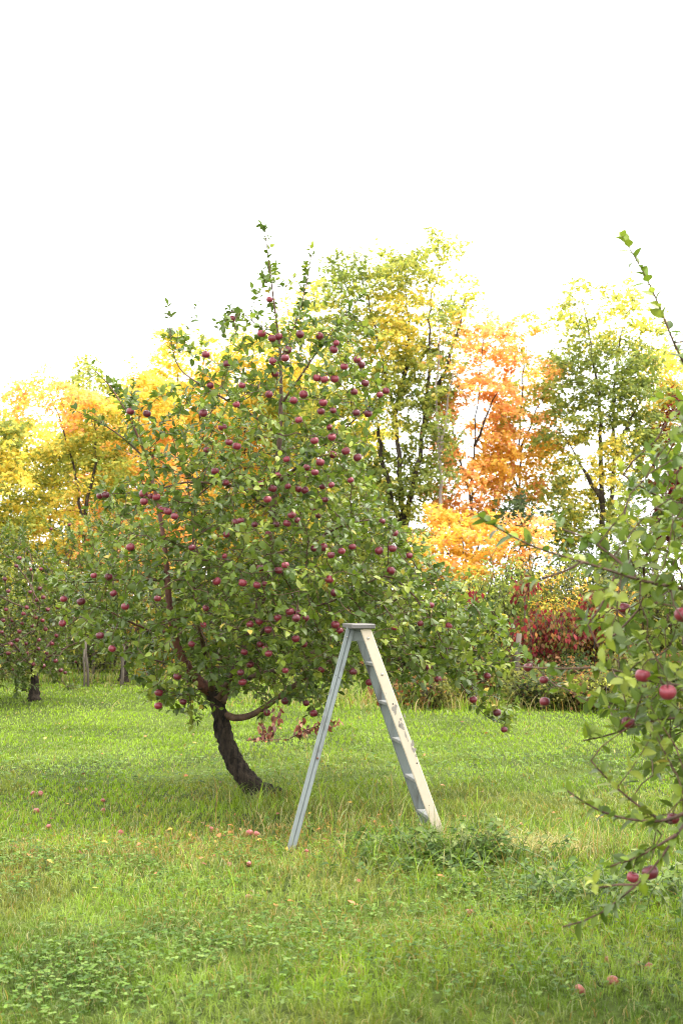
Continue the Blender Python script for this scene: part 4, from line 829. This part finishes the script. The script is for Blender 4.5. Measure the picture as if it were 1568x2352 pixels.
# ------------------------------------------------------------------ apple trees farther back
def back_apple_tree(vx, vyb, D, label, env, seed, n_att, leaf, apples, zl, trunk_r=.11, vtop=1480, mat=None, greens=APPLE_GREENS):
    r = np.random.default_rng(seed); x0 = (vx - HX) / F * D; root = empty('apple_tree', (x0, D, float(gz(x0, D))), label, 'tree'); T = lambda pts: [W(x, y, D + d) for x, y, d in pts]
    g = HY + (EYE - float(gz(x0, D))) / D * F
    sc = [(T([(vx, g + 6, 0), (vx + 3, (g + vtop) / 2, 0), (vx, vtop, 0)]), trunk_r, trunk_r * .8, 'trunk', M_TRUNK, 0)]
    ex = np.array(env, float); x1, x2, y1 = ex[:, 0].min(), ex[:, 0].max(), ex[:, 1].min(); s = D / F
    for q in range(7):
        a = q * 2.4; px_ = vx + math.cos(a) * (x2 - x1) * .33; dd = math.sin(a) * (x2 - x1) * .33 * s; h = r.uniform(.3, .8)
        sc.append((T([(vx, vtop + 5, 0), (vx * .7 + px_ * .3, vtop - (vtop - y1) * .3 * h, dd * .3), (px_, vtop - (vtop - y1) * .75 * h, dd)]), trunk_r * .38, .006, 'limb', M_LIMB, .2))
    xs = r.uniform(x1, x2, 12000); ys = r.uniform(y1, ex[:, 1].max(), 12000); k = in_poly(xs, ys, env); xs = xs[k][:n_att]; ys = ys[k][:n_att]; cx = (x1 + x2) / 2; hw = (x2 - x1) / 2
    dh = lambda x: hw * s * math.sqrt(max(.08, 1 - ((x - cx) / hw) ** 2)) * .85
    pts = [W(x, y, D + r.uniform(-1, 1) * dh(x)) for x, y in zip(xs, ys)]
    cs = [(W(x, y, D - dh(x) * r.uniform(.8, 1.0)), r.uniform(.85, 1.15)) for x, y in apples]; tops = [c + UP * .042 for c, _ in cs]
    print('back', 0); nb = grow_tree(root, sc, pts, .15, 1.2, .2, leaf, T_FAR, seed, tops, density=2.1, max_iter=40, twig_r=.0045, shoot=(.15, .4), spur_p=1.0, greens=greens)
    for i, (c, s_) in enumerate(cs): hang_apple(0, c, s_ * .95, zl(*apples[i]), 'apples hanging in the trees farther back')
rr_ = np.random.default_rng(77)
env2 = [(-330,1620),(-350,1400),(-250,1280),(-80,1225),(60,1235),(130,1290),(165,1370),(170,1450),(140,1510),(165,1590),(110,1560),(60,1540),(40,1600),(0,1560),(-100,1600)]
ap2 = [(-8,1275),(45,1282),(70,1308),(95,1307),(38,1300),(20,1358),(85,1378),(62,1395),(15,1400),(52,1432),(75,1438),(100,1372),(110,1400),(30,1425),(45,1450),(82,1418),(60,1478),(90,1470),(25,1480),(105,1445),(12,1330),(8,1425),(70,1360),(118,1340),(132,1395),(55,1410),(98,1425),(130,1460),(40,1470),(88,1490),(20,1500),(62,1500),(108,1500),(120,1478),(78,1526),(100,1530),(28,1538),(140,1540),(150,1545),(128,1518),(5,1452),(92,1352)]
back_apple_tree(78, 1575, 22.0, 'dark apple tree dotted with small apples, farther back beside the wire fence', env2, 31, 3600, .11, ap2,
    lambda x, y: 'small dark apple %s of the farther apple tree, %s' % ('high in the crown' if y < 1365 else 'midway up the crown' if y < 1440 else 'low in the crown' if y < 1505 else 'on the lowest twigs', 'over its trunk' if x < 80 else 'on its ladder side'), .062, 1530,
    greens=APPLE_GREENS * .7)
env3 = [(90,1500),(80,1380),(120,1260),(200,1190),(290,1170),(360,1210),(420,1290),(430,1400),(400,1480),(300,1510),(180,1520)]
ap3 = [(160,1205),(118,1215),(175,1520),(205,1465),(245,1450),(330,1440),(150,1440)]
back_apple_tree(283, 1560, 26.5, 'green apple tree with few apples, standing at the wire fence', env3, 37, 2300, .11, ap3, lambda x, y: 'tiny apple %s of the green apple tree at the wire fence' % ('near the top' if y < 1300 else 'in the lower twigs'), .06, 1500, greens=APPLE_GREENS * np.array([1.1, 1.05, 1.2]))

# ------------------------------------------------------------------ the autumn wood behind
WOOD = [
 ('ash_tree', 'pale lime young tree half out of frame, behind the far apple tree', 31, [(-150,1300),(-150,1020),(-80,950),(0,925),(45,985),(65,1100),(60,1300)], [[(-40,1470),(-45,1200),(-30,1000)]], [('lime',.55),('green',.2),('yellow',.25)], {}),
 ('maple_tree', 'yellow and orange maple with a dark slanting trunk behind the far apple tree', 32, [(-10,1320),(-20,1100),(15,960),(25,870),(70,880),(95,855),(150,880),(200,880),(260,900),(300,960),(310,1100),(320,1300),(150,1350)], [[(212,1470),(192,1200),(178,1100),(145,985),(112,890)],[(190,1190),(225,1050),(215,920)]], [('orange',.26),('yellow',.40),('lime',.34)], dict(gap=.28, dens=1.8, leaf=.092, r0=.08, deep=.6)),
 ('ash_tree', 'lime yellow slender tree rising just behind the slanting maple', 35, [(150,1250),(140,1000),(165,890),(205,815),(235,860),(275,930),(290,1100),(280,1300)], [[(230,1470),(225,1150),(205,860)]], [('lime',.52),('green',.13),('yellow',.35)], dict(gap=.3)),
 ('maple_tree', 'orange tinged maple seen through the outer twigs of the apple tree', 33, [(230,1330),(240,1050),(260,920),(285,860),(310,820),(335,850),(385,890),(420,1000),(430,1330)], [[(330,1470),(330,1150),(315,870)],[(330,1150),(375,950)]], [('orange',.40),('gold',.38),('yellow',.22)], dict(gap=.3)),
 ('birch_tree', 'bright yellow tree filling the gap above the apple tree shoulder', 36, [(330,1330),(330,950),(350,860),(365,790),(395,750),(430,800),(480,780),(510,850),(540,1330)], [[(430,1470),(430,1100),(400,800)],[(430,1100),(480,850)]], [('yellow',.75),('gold',.25)], dict(gap=.25)),
 ('birch_tree', 'golden yellow tree directly behind the apple tree crown', 37, [(480,1300),(480,900),(510,800),(545,745),(585,790),(620,755),(650,850),(660,1300)], [[(565,1470),(565,1100),(560,800)]], [('yellow',.5),('gold',.5)], dict(gap=.25)),
 ('birch_tree', 'yellow green tree behind the tall leader shoot of the apple tree', 36, [(590,1300),(600,850),(630,720),(650,620),(680,690),(725,650),(760,800),(770,1300)], [[(690,1470),(685,1100),(660,700)],[(687,1100),(720,720)]], [('yellow',.55),('lime',.45)], dict(gap=.35)),
 ('ash_tree', 'tallest lime yellow tree with several dark forked stems behind the crown edge', 32, [(715,1330),(720,800),(745,640),(750,590),(800,600),(815,565),(850,600),(890,570),(925,610),(960,570),(1000,575),(1040,535),(1035,600),(1065,650),(1100,640),(1085,700),(1065,740),(1050,850),(1015,950),(1000,1100),(985,1330)],
  [[(930,1480),(927,1240),(917,1060),(908,950),(880,850),(850,700),(825,620)],[(927,1240),(885,1080),(868,980),(835,880),(790,720)],[(926,1230),(945,1130),(972,985),(988,850),(985,700),(1010,600)],[(908,950),(940,800),(930,650)],[(972,985),(1040,800),(1070,680)]], [('green',.30),('lime',.56),('yellow',.14)], dict(gap=.36, dens=2.2, r0=.13, n_att=1100)),
 ('ash_tree', 'thin greenish tree with pale bare stem beside the orange maple', 31, [(985,1150),(975,850),(990,720),(1020,680),(1060,760),(1055,900),(1040,1150)], [[(1010,1480),(1014,1240),(1010,1050),(1000,920),(1010,800),(1005,720)],[(1010,1050),(1040,850)]], [('green',.6),('lime',.25),('orange',.15)], dict(dens=1.0, bark=M_PALEBARK, r0=.075)),
 ('maple_tree', 'pinkish orange maple with airy crown over the golden undergrowth', 32, [(985,1000),(1000,890),(1035,860),(1060,800),(1055,750),(1090,760),(1110,715),(1150,735),(1175,770),(1185,900),(1170,1000),(1165,1150),(1130,1200),(1080,1240),(1010,1240),(995,1150),(1015,1060)], [[(1075,1480),(1080,1200),(1090,1000),(1110,780)],[(1082,1150),(1040,1000),(1035,880)],[(1090,1020),(1150,880)]], [('orange',.8),('gold',.2)], dict(dens=2.1, gap=.34, r0=.05)),
 ('maple_tree', 'golden orange maple with green patches beside the tall green tree', 33, [(1155,760),(1185,730),(1215,690),(1255,740),(1250,800),(1295,860),(1285,960),(1260,1080),(1255,1120),(1200,1160),(1125,1170),(1115,1050),(1150,900)], [[(1205,1480),(1198,1200),(1190,1000),(1210,760)],[(1195,1130),(1150,1040)],[(1192,1040),(1250,900)]], [('gold',.48),('orange',.28),('lime',.24)], dict(dens=2.0, gap=.38, r0=.055)),
 ('maple_tree', 'low bright golden maple glowing behind the near bough tip', 29, [(955,1245),(980,1195),(1030,1165),(1060,1180),(1100,1155),(1150,1195),(1175,1210),(1165,1260),(1130,1275),(1130,1330),(1090,1345),(1050,1370),(985,1320)], [[(1065,1470),(1065,1330),(1060,1210)],[(1065,1330),(1110,1220)],[(1065,1330),(1005,1230)]], [('gold',.72),('orange',.16),('yellow',.12)], dict(dens=3.4, gap=.2, r0=.05)),
 ('maple_tree', 'low orange maple in the gap between golden maple and green tree', 29.5, [(1160,1250),(1180,1200),(1215,1170),(1255,1190),(1260,1240),(1230,1290),(1180,1300)], [[(1215,1470),(1215,1300),(1215,1200)]], [('orange',.6),('gold',.4)], dict(dens=2.2, gap=.3, r0=.04)),
 ('holly_tree', 'small dark green tree peeping between the orange maples', 30.5, [(1150,1215),(1160,1160),(1185,1130),(1215,1150),(1248,1150),(1240,1190),(1205,1230)], [[(1188,1470),(1188,1300),(1192,1160)]], [('dark',1)], dict(dens=2.2, gap=.2, r0=.05)),
 ('oak_tree', 'tall green tree flecked with yellow, dark twin stems, above the red creeper', 32, [(1260,900),(1285,740),(1300,690),(1330,625),(1365,670),(1420,640),(1460,665),(1480,720),(1505,800),(1515,950),(1495,1080),(1490,1230),(1400,1240),(1290,1250),(1270,1180),(1255,1050),(1225,1000),(1250,950)], [[(1392,1480),(1386,1300),(1380,1080),(1374,900),(1352,760),(1335,680)],[(1386,1290),(1410,1060),(1406,900),(1432,740)],[(1382,1150),(1300,1010)],[(1408,1040),(1470,920)]], [('green',.50),('lime',.34),('yellow',.16)], dict(gap=.42, dens=2.0, r0=.12, n_att=800)),
 ('ash_tree', 'yellow orange thin tree beside the near upright shoot', 34, [(1450,1050),(1465,800),(1490,715),(1530,760),(1565,850),(1570,1080)], [[(1505,1470),(1505,1100),(1495,780)]], [('yellow',.4),('gold',.35),('lime',.25)], dict(gap=.45, dens=1.8)),
 ('cherry_tree', 'dark red leaved tree behind the close apple tree leaves', 33, [(1490,1250),(1490,990),(1515,925),(1568,895),(1640,930),(1660,1250)], [[(1575,1470),(1575,1150),(1565,960)]], [('red',.75),('rust',.25)], dict(dens=2.2)),
 ('ash_tree', 'yellow green tree out past the close apple tree', 34, [(1600,1300),(1610,900),(1680,780),(1740,750),(1830,850),(1850,1300)], [[(1720,1470),(1720,1100),(1715,820)]], [('lime',.6),('yellow',.4)], {}),
 ('birch_tree', 'lime tree of the second rank beyond the frame edge', 41, [(-320,1400),(-300,1000),(-180,930),(-60,1000),(-40,1400)], [[(-170,1450),(-170,1150),(-175,980)]], [('lime',.7),('yellow',.3)], dict(leaf=.15, gap=.1)),
 ('birch_tree', 'yellow lime tree of the second rank behind the far apple tree', 41, [(-70,1420),(-60,1020),(20,990),(90,960),(170,1010),(190,1420)], [[(60,1450),(60,1150),(65,1000)]], [('lime',.5),('yellow',.5)], dict(leaf=.13, gap=.1)),
 ('birch_tree', 'golden tree of the second rank between slanting maple and apple tree', 41, [(170,1420),(180,1000),(250,930),(320,900),(400,930),(440,1420)], [[(320,1450),(320,1150),(320,950)]], [('orange',.5),('gold',.3),('lime',.2)], dict(leaf=.15, gap=.1)),
 ('birch_tree', 'yellow tree of the second rank behind the apple tree shoulder', 41, [(360,1420),(370,950),(430,880),(490,860),(570,900),(610,1420)], [[(480,1450),(480,1150),(485,900)]], [('yellow',.6),('lime',.4)], dict(leaf=.15, gap=.1)),
 ('birch_tree', 'gold tree of the second rank behind the apple tree middle', 41, [(520,1420),(540,900),(600,850),(680,840),(740,900),(760,1420)], [[(640,1450),(640,1150),(645,890)]], [('yellow',.5),('gold',.5)], dict(leaf=.15, gap=.1)),
 ('birch_tree', 'lime tree of the second rank behind the tall forked tree', 41, [(690,1420),(700,950),(760,870),(830,900),(880,1000),(890,1420)], [[(790,1450),(790,1150),(790,920)]], [('lime',.6),('yellow',.4)], dict(leaf=.15, gap=.25)),
]
for i, (nm, lab, D_, env_, st_, mx_, kw_) in enumerate(WOOD): print(nm, wood_tree(nm, lab, D_, env_, st_, mx_, 300 + i, **kw_))

# ------------------------------------------------------------------ undergrowth along the fence
SG = 'shrubs along the edge of the wood'
for i, (x, D, top, h, mx, n, lab) in enumerate([
    (-150, 28.5, 1330, 130, [('olive', .6), ('lime', .4)], 3500, 'olive shrub behind the far apple tree at the frame edge'),
    (60, 29.5, 1290, 130, [('green', .6), ('lime', .4)], 4500, 'green shrub filling in behind the far apple tree'),
    (220, 30, 1260, 110, [('green', .7), ('olive', .3)], 4500, 'green shrub beneath the slanting maple'),
    (390, 30, 1300, 110, [('gold', .45), ('lime', .55)], 4500, 'gold and lime shrub behind the red-barked limb'),
    (540, 30, 1330, 110, [('olive', .5), ('green', .5)], 4500, 'olive shrub behind the apple tree trunk fork'),
    (690, 29.5, 1330, 110, [('olive', .6), ('green', .4)], 4500, 'olive green shrub behind the low limb'),
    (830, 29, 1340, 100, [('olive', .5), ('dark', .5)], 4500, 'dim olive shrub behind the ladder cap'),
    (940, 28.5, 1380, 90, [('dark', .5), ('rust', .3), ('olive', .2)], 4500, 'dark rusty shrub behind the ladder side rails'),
    (900, 30.5, 1230, 80, [('green', .7), ('lime', .3)], 4500, 'green understorey shrub at the feet of the tall forked tree'),
    (1050, 28, 1330, 90, [('lime', .5), ('olive', .5)], 5500, 'yellowish olive shrub beneath the golden maple'),
    (1150, 28.5, 1275, 75, [('green', .8), ('dark', .2)], 6000, 'mid green rounded shrub beside the golden maple'),
    (1290, 28.5, 1305, 85, [('lime', .35), ('gold', .3), ('olive', .35)], 5500, 'shrub turning gold and lime above the red creeper'),
    (1400, 28, 1330, 90, [('olive', .5), ('gold', .2), ('rust', .3)], 5500, 'rusty olive shrub beside the red creeper'),
    (1500, 28.5, 1290, 90, [('green', .5), ('olive', .5)], 5000, 'green shrub behind the close boughs'),
    (1620, 28.5, 1290, 110, [('green', .5), ('rust', .5)], 4500, 'rust and green shrub past the close boughs'),
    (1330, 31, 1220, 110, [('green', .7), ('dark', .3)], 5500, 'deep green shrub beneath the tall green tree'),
    (1050, 27, 1490, 75, [('dark', .4), ('olive', .4), ('rust', .2)], 3200, 'low dark bramble between ladder and fence post'),
    (1150, 27, 1500, 60, [('dark', .5), ('olive', .5)], 2800, 'low dark bramble beside the leaning fence post'),
    (1290, 26.8, 1500, 80, [('dark', .5), ('rust', .25), ('olive', .25)], 3500, 'low dim bramble under the red creeper'),
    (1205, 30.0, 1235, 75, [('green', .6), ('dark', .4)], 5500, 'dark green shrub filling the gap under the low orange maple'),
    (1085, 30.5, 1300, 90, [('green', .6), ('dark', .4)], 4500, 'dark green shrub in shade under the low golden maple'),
    (985, 26.0, 1560, 60, [('olive', .5), ('rust', .3), ('dark', .2)], 2200, 'low brown and olive weeds behind the ladder side rails'),
    (1225, 25.8, 1575, 70, [('olive', .5), ('dark', .4), ('rust', .1)], 2200, 'low dim weeds at the foot of the red creeper'),
    (1330, 25.7, 1570, 60, [('olive', .6), ('rust', .4)], 2000, 'low olive and rust weeds under the free hanging apple'),
    (1480, 25.9, 1570, 70, [('dark', .5), ('olive', .5)], 2000, 'low dark weeds behind the twig with the hanging red apple'),
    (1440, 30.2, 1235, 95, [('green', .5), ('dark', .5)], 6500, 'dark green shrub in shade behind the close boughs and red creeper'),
    (1420, 26.6, 1520, 80, [('olive', .6), ('dark', .4)], 3000, 'low olive bramble behind the low near twig'),
    (1540, 26.6, 1510, 80, [('rust', .5), ('dark', .5)], 3000, 'low rusty bramble at the frame edge behind the close boughs'),
    (1390, 25.6, 1610, 55, [('olive', .8), ('lime', .2)], 1200, 'small pale weed clump at the lawn edge below the brambles')]):
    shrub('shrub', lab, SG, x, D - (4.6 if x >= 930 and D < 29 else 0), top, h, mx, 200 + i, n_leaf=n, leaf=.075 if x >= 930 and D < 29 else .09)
def creeper(vx, D, vtop, vbot, half, n, mix, label, seed):
    """strands that hang from the shrubs' tops, leaves drooping along them"""
    r = np.random.default_rng(seed); x0 = (vx - HX) / F * D; root = empty('creeper', (x0, D, float(gz(x0, D))), label, 'creeper', 'red creepers on the shrubs'); b = np.array(root.location); mb = MB(); Z = lf_pack()
    for q in range(max(3, n // 40)):
        x = vx + np.clip(r.normal(0, .5), -1, 1) * half; t0 = vtop + abs(r.normal(0, .3)) * (vbot - vtop) + abs(x - vx) / half * 20; t1 = t0 + r.uniform(.3, .9) * (vbot - t0); dd = D + r.uniform(-.35, .25)
        P = resample(np.array([W(x + r.normal(0, 4), t0, dd + .2), W(x + r.normal(0, 8), t0 * .6 + t1 * .4, dd - .1), W(x + r.normal(0, 12), t1, dd)]), .06); mb.tube(P - b, .005, 4, cap=False)
        for _ in range(40):
            i = r.integers(len(P)); th = r.uniform(0, 6.28); l = r.uniform(.055, .12); Z['P'].append(P[i] + r.normal(0, .07, 3)); Z['D'].append((math.cos(th) * .5, math.sin(th) * .5 - .2, -.8)); Z['N'].append(r.normal(0, .4, 3) + np.array([0, -.6, .7])); Z['L'].append(l); Z['W'].append(l * .55); Z['c'].append(r.uniform(0, .6))
            pa = PAL[mix[r.integers(len(mix))]]; Z['col'].append(np.array(pa[r.integers(len(pa))]) * r.uniform(.8, 1.2))
    stem_z = mb.tube(np.array([W(vx, vtop + 30, D), [x0, D + .1, float(gz(x0, D)) - .05]]) - b, .012, 5)
    Z = {k: np.array(v) for k, v in Z.items()}; mb.build('stems', M_FARBARK, root); leaves_object('foliage', Z['P'] - b, Z['D'], Z['N'], Z['L'], Z['W'], Z['col'], Z['c'], T_FAR, M_AUT, root)
R3 = ['red', 'red', 'rust', 'olive']
for i, a in enumerate([(1235, 27.2, 1400, 1560, 62, 1500, R3, 'crimson creeper draped over the shrubs behind the leaning post'), (1300, 27.0, 1390, 1500, 40, 650, ['red', 'rust', 'olive'], 'red and rusty creeper just beside the crimson one'), (1365, 27.2, 1350, 1470, 40, 700, R3, 'dark red creeper climbing near the close bough'), (1205, 27.4, 1315, 1370, 30, 240, R3, 'small red creeper spray high on the mid green shrub'),
        (1078, 26.9, 1355, 1400, 14, 120, ['red'], 'little scarlet creeper spray below the golden maple'), (1455, 26.9, 1480, 1600, 50, 500, R3, 'dull red creeper low behind the close boughs'), (960, 26.4, 1540, 1620, 90, 700, ['rust', 'rust', 'red'], 'faded rusty creeper low along the fence behind the side rails')]): creeper(a[0], a[1] - 4.6, *a[2:], 260 + i)

# ------------------------------------------------------------------ fence, posts, sapling stakes
def fence():
    m_post = bark_mat('post_wood', (.05, .04, .032), (.16, .13, .10), 10, .4, .85, .2, .01); m_wire = plain_mat('fence_wire', (.17, .15, .13), .5, .4)
    D = 27.6; root = empty('wire_fence', ((285 - HX) / F * D, D, 0), 'thin wire mesh fence on slim wooden posts along the wood edge', 'fence'); b = np.array(root.location)
    for vx in (-60, 215, 338, 510, 640, 770, 960, 1080):
        x = (vx - HX) / F * D; g = float(gz(x, D)); mb = MB(); mb.tube(np.array([(x, D, g - .1), (x + rng.normal(0, .02), D, g + .6), (x + rng.normal(0, .05), D, g + 1.15)]) - b, [.035, .033, .03], 8, rough=.06); mb.build('post', m_post, root)
    mb = MB(); xa, xb = (-60 - HX) / F * D, (1080 - HX) / F * D
    for k in range(9): 
        xs = np.linspace(xa, xb, 40); mb.tube(np.stack([xs, np.full(40, D - .04), gz(xs, D) + .08 + k * .115 + rng.normal(0, .004, 40)], 1) - b, .0022, 3, cap=False)
    for x in np.arange(xa, xb, .16): g = float(gz(x, D)); mb.tube(np.array([(x, D - .042, g + .05), (x, D - .042, g + 1.02)]) - b, .002, 3, cap=False)
    mb.build('wire_mesh', m_wire, root)
    def stake(vx, D, vt, r, lab, lean=0):
        x = (vx - HX) / F * D; g = float(gz(x, D)); h = EYE + (HY - vt) / F * D - g; o = MB(); P = [(0, 0, -.1), (lean * .4 * h + .01, 0, h * .35), (lean * .7 * h - .012, 0, h * .7), (lean * h, 0, h)]; o.tube(P, [r * 1.1, r, r * .95, r * .85], 8, rough=.08)
        q = o.build('wooden_post', m_post); q.location = (x, D, g); tag(q, lab, 'post', 'wooden posts standing in the orchard grass')
    stake(1182, 21.9, 1455, .045, 'tall grey leaning wooden post in front of the red creeper', .06)
    stake(876, 22.5, 1555, .028, 'short brown post in tall grass, seen between the ladder legs', -.02)
    stake(279, 25.4, 1480, .03, 'dark crooked stake below the green apple tree at the fence', .06)
    stake(203, 25.2, 1470, .024, 'thin dark stake nearest the far apple tree', -.05)
    stake(193, 25.0, 1490, .018, 'thin pale stake touching the thin dark one', .02)
fence()

# ------------------------------------------------------------------ pruned branches with withered leaves on the lawn
def pruned(paths, label, seed, nl):
    r = np.random.default_rng(seed); g0 = gp(*paths[0][0][0][:2]); root = empty('pruned_branch', (*g0, float(gz(*g0))), label, 'branch', 'pruned branches on the lawn'); b = np.array(root.location); mb = MB(); Z = lf_pack()
    for pth, k in paths:
        P = np.array([W(x, y, g0[1] + d) for x, y, d in pth]); Q = resample(P, .05); mb.tube(Q - b, np.linspace(.009, .003, len(Q)), 6)
        for _ in range(k):
            i = r.integers(len(Q) // 5, len(Q)); th = r.uniform(0, 6.28); Z['P'].append(Q[i] + r.normal(0, .025, 3)); Z['D'].append((math.cos(th) * .6, math.sin(th) * .6, -.75)); Z['N'].append(r.normal(0, .6, 3) + UP * .5)
            l = r.uniform(.06, .10); Z['L'].append(l); Z['W'].append(l * .5); Z['c'].append(r.uniform(-.2, .9)); Z['col'].append(np.array([(.12, .035, .022), (.19, .06, .035), (.08, .03, .022), (.28, .13, .08)][r.integers(4)]) * r.uniform(.8, 1.2))
    Z = {k: np.array(v) for k, v in Z.items()}; mb.build('stem', M_TWIG, root); leaves_object('withered_leaves', Z['P'] - b, Z['D'], Z['N'], Z['L'], Z['W'], Z['col'], Z['c'], T_MID, M_DRY, root)
pruned([([(545,1704,0),(580,1700,0),(610,1690,.05),(628,1668,.1),(640,1640,.15),(644,1626,.15)], 70), ([(585,1702,0),(612,1700,-.1),(650,1698,-.1)], 26), ([(605,1692,.05),(603,1670,.05),(598,1648,.05)], 18)], 'withered pruned branch with brown leaves lying beside the trunk', 5, 90)
pruned([([(655,1702,.1),(680,1688,.1),(705,1675,.1),(735,1665,.1),(775,1655,.1)], 60), ([(685,1686,.1),(692,1668,.1),(697,1650,.1)], 20), ([(690,1684,.1),(697,1700,.1),(703,1714,.1)], 18)], 'withered pruned branch with brown leaves lying behind the prop leg', 6, 70)

# ------------------------------------------------------------------ windfall apples
FM = [apple_mesh('apple', M_FALLEN, .034, 7, .9, False), apple_mesh('apple', M_FALLEN, .034, 8, .88, False, True)]
for i, (vx, vy, s, lab) in enumerate([
    (76, 1822, .95, 'pale windfall apple, one of two touching in the sunny lawn'), (94, 1822, .95, 'pink windfall apple beside the pale one in the sunny lawn'), (84, 1862, 1.0, 'lone pink windfall apple below the touching pair'),
    (113, 1899, .8, 'small dull windfall apple sunk in grass below the lone pink one'), (276, 1914, 1.05, 'bright pink windfall apple in the grass well before the trunk'), (237, 1838, .8, 'pale windfall apple in the shaded lawn, farther of two'),
    (237, 1861, .8, 'pale windfall apple in the shaded lawn, nearer of two'), (573, 1914, 1.1, 'red windfall apple in dry grass near the prop leg foot'), (590, 1916, .9, 'second red windfall apple touching the one near the prop leg'), (485, 1905, .8, 'faint windfall apple between trunk and bright pink one'),
    (570, 1985, .8, 'small red windfall apple in the grass before the prop leg'), (571, 2064, .8, 'pink windfall apple nearest below the prop leg foot'), (1077, 2100, 1.05, 'pecked open pink windfall apple on the mown grass'), (1330, 2279, 1.0, 'pale pink windfall apple nearest the camera'),
    (1406, 2260, 1.1, 'bright red windfall apple beside the pale pink nearest one'), (1395, 2208, .7, 'dull windfall apple under the lowest near bough'), (1465, 2222, .8, 'pinkish windfall apple in shade under the near bough'), (1490, 2226, .8, 'dark windfall apple in shade, nearest the frame edge'), (704, 1956, .6, 'tiny pale windfall apple right beside the prop leg foot')]):
    x, y = gp(vx, vy + 6); o = hang_apple(0, (x, y, float(gz(x, y)) + .020), s * .8, lab, 'windfall apples in the grass', FM[1 if i in (8, 12) else 0]); o.rotation_euler = (rng.uniform(-1.2, 1.2) if i != 12 else .1, rng.uniform(-1, 1) if i != 12 else 0, rng.uniform(0, 6.28) if i != 12 else 0)
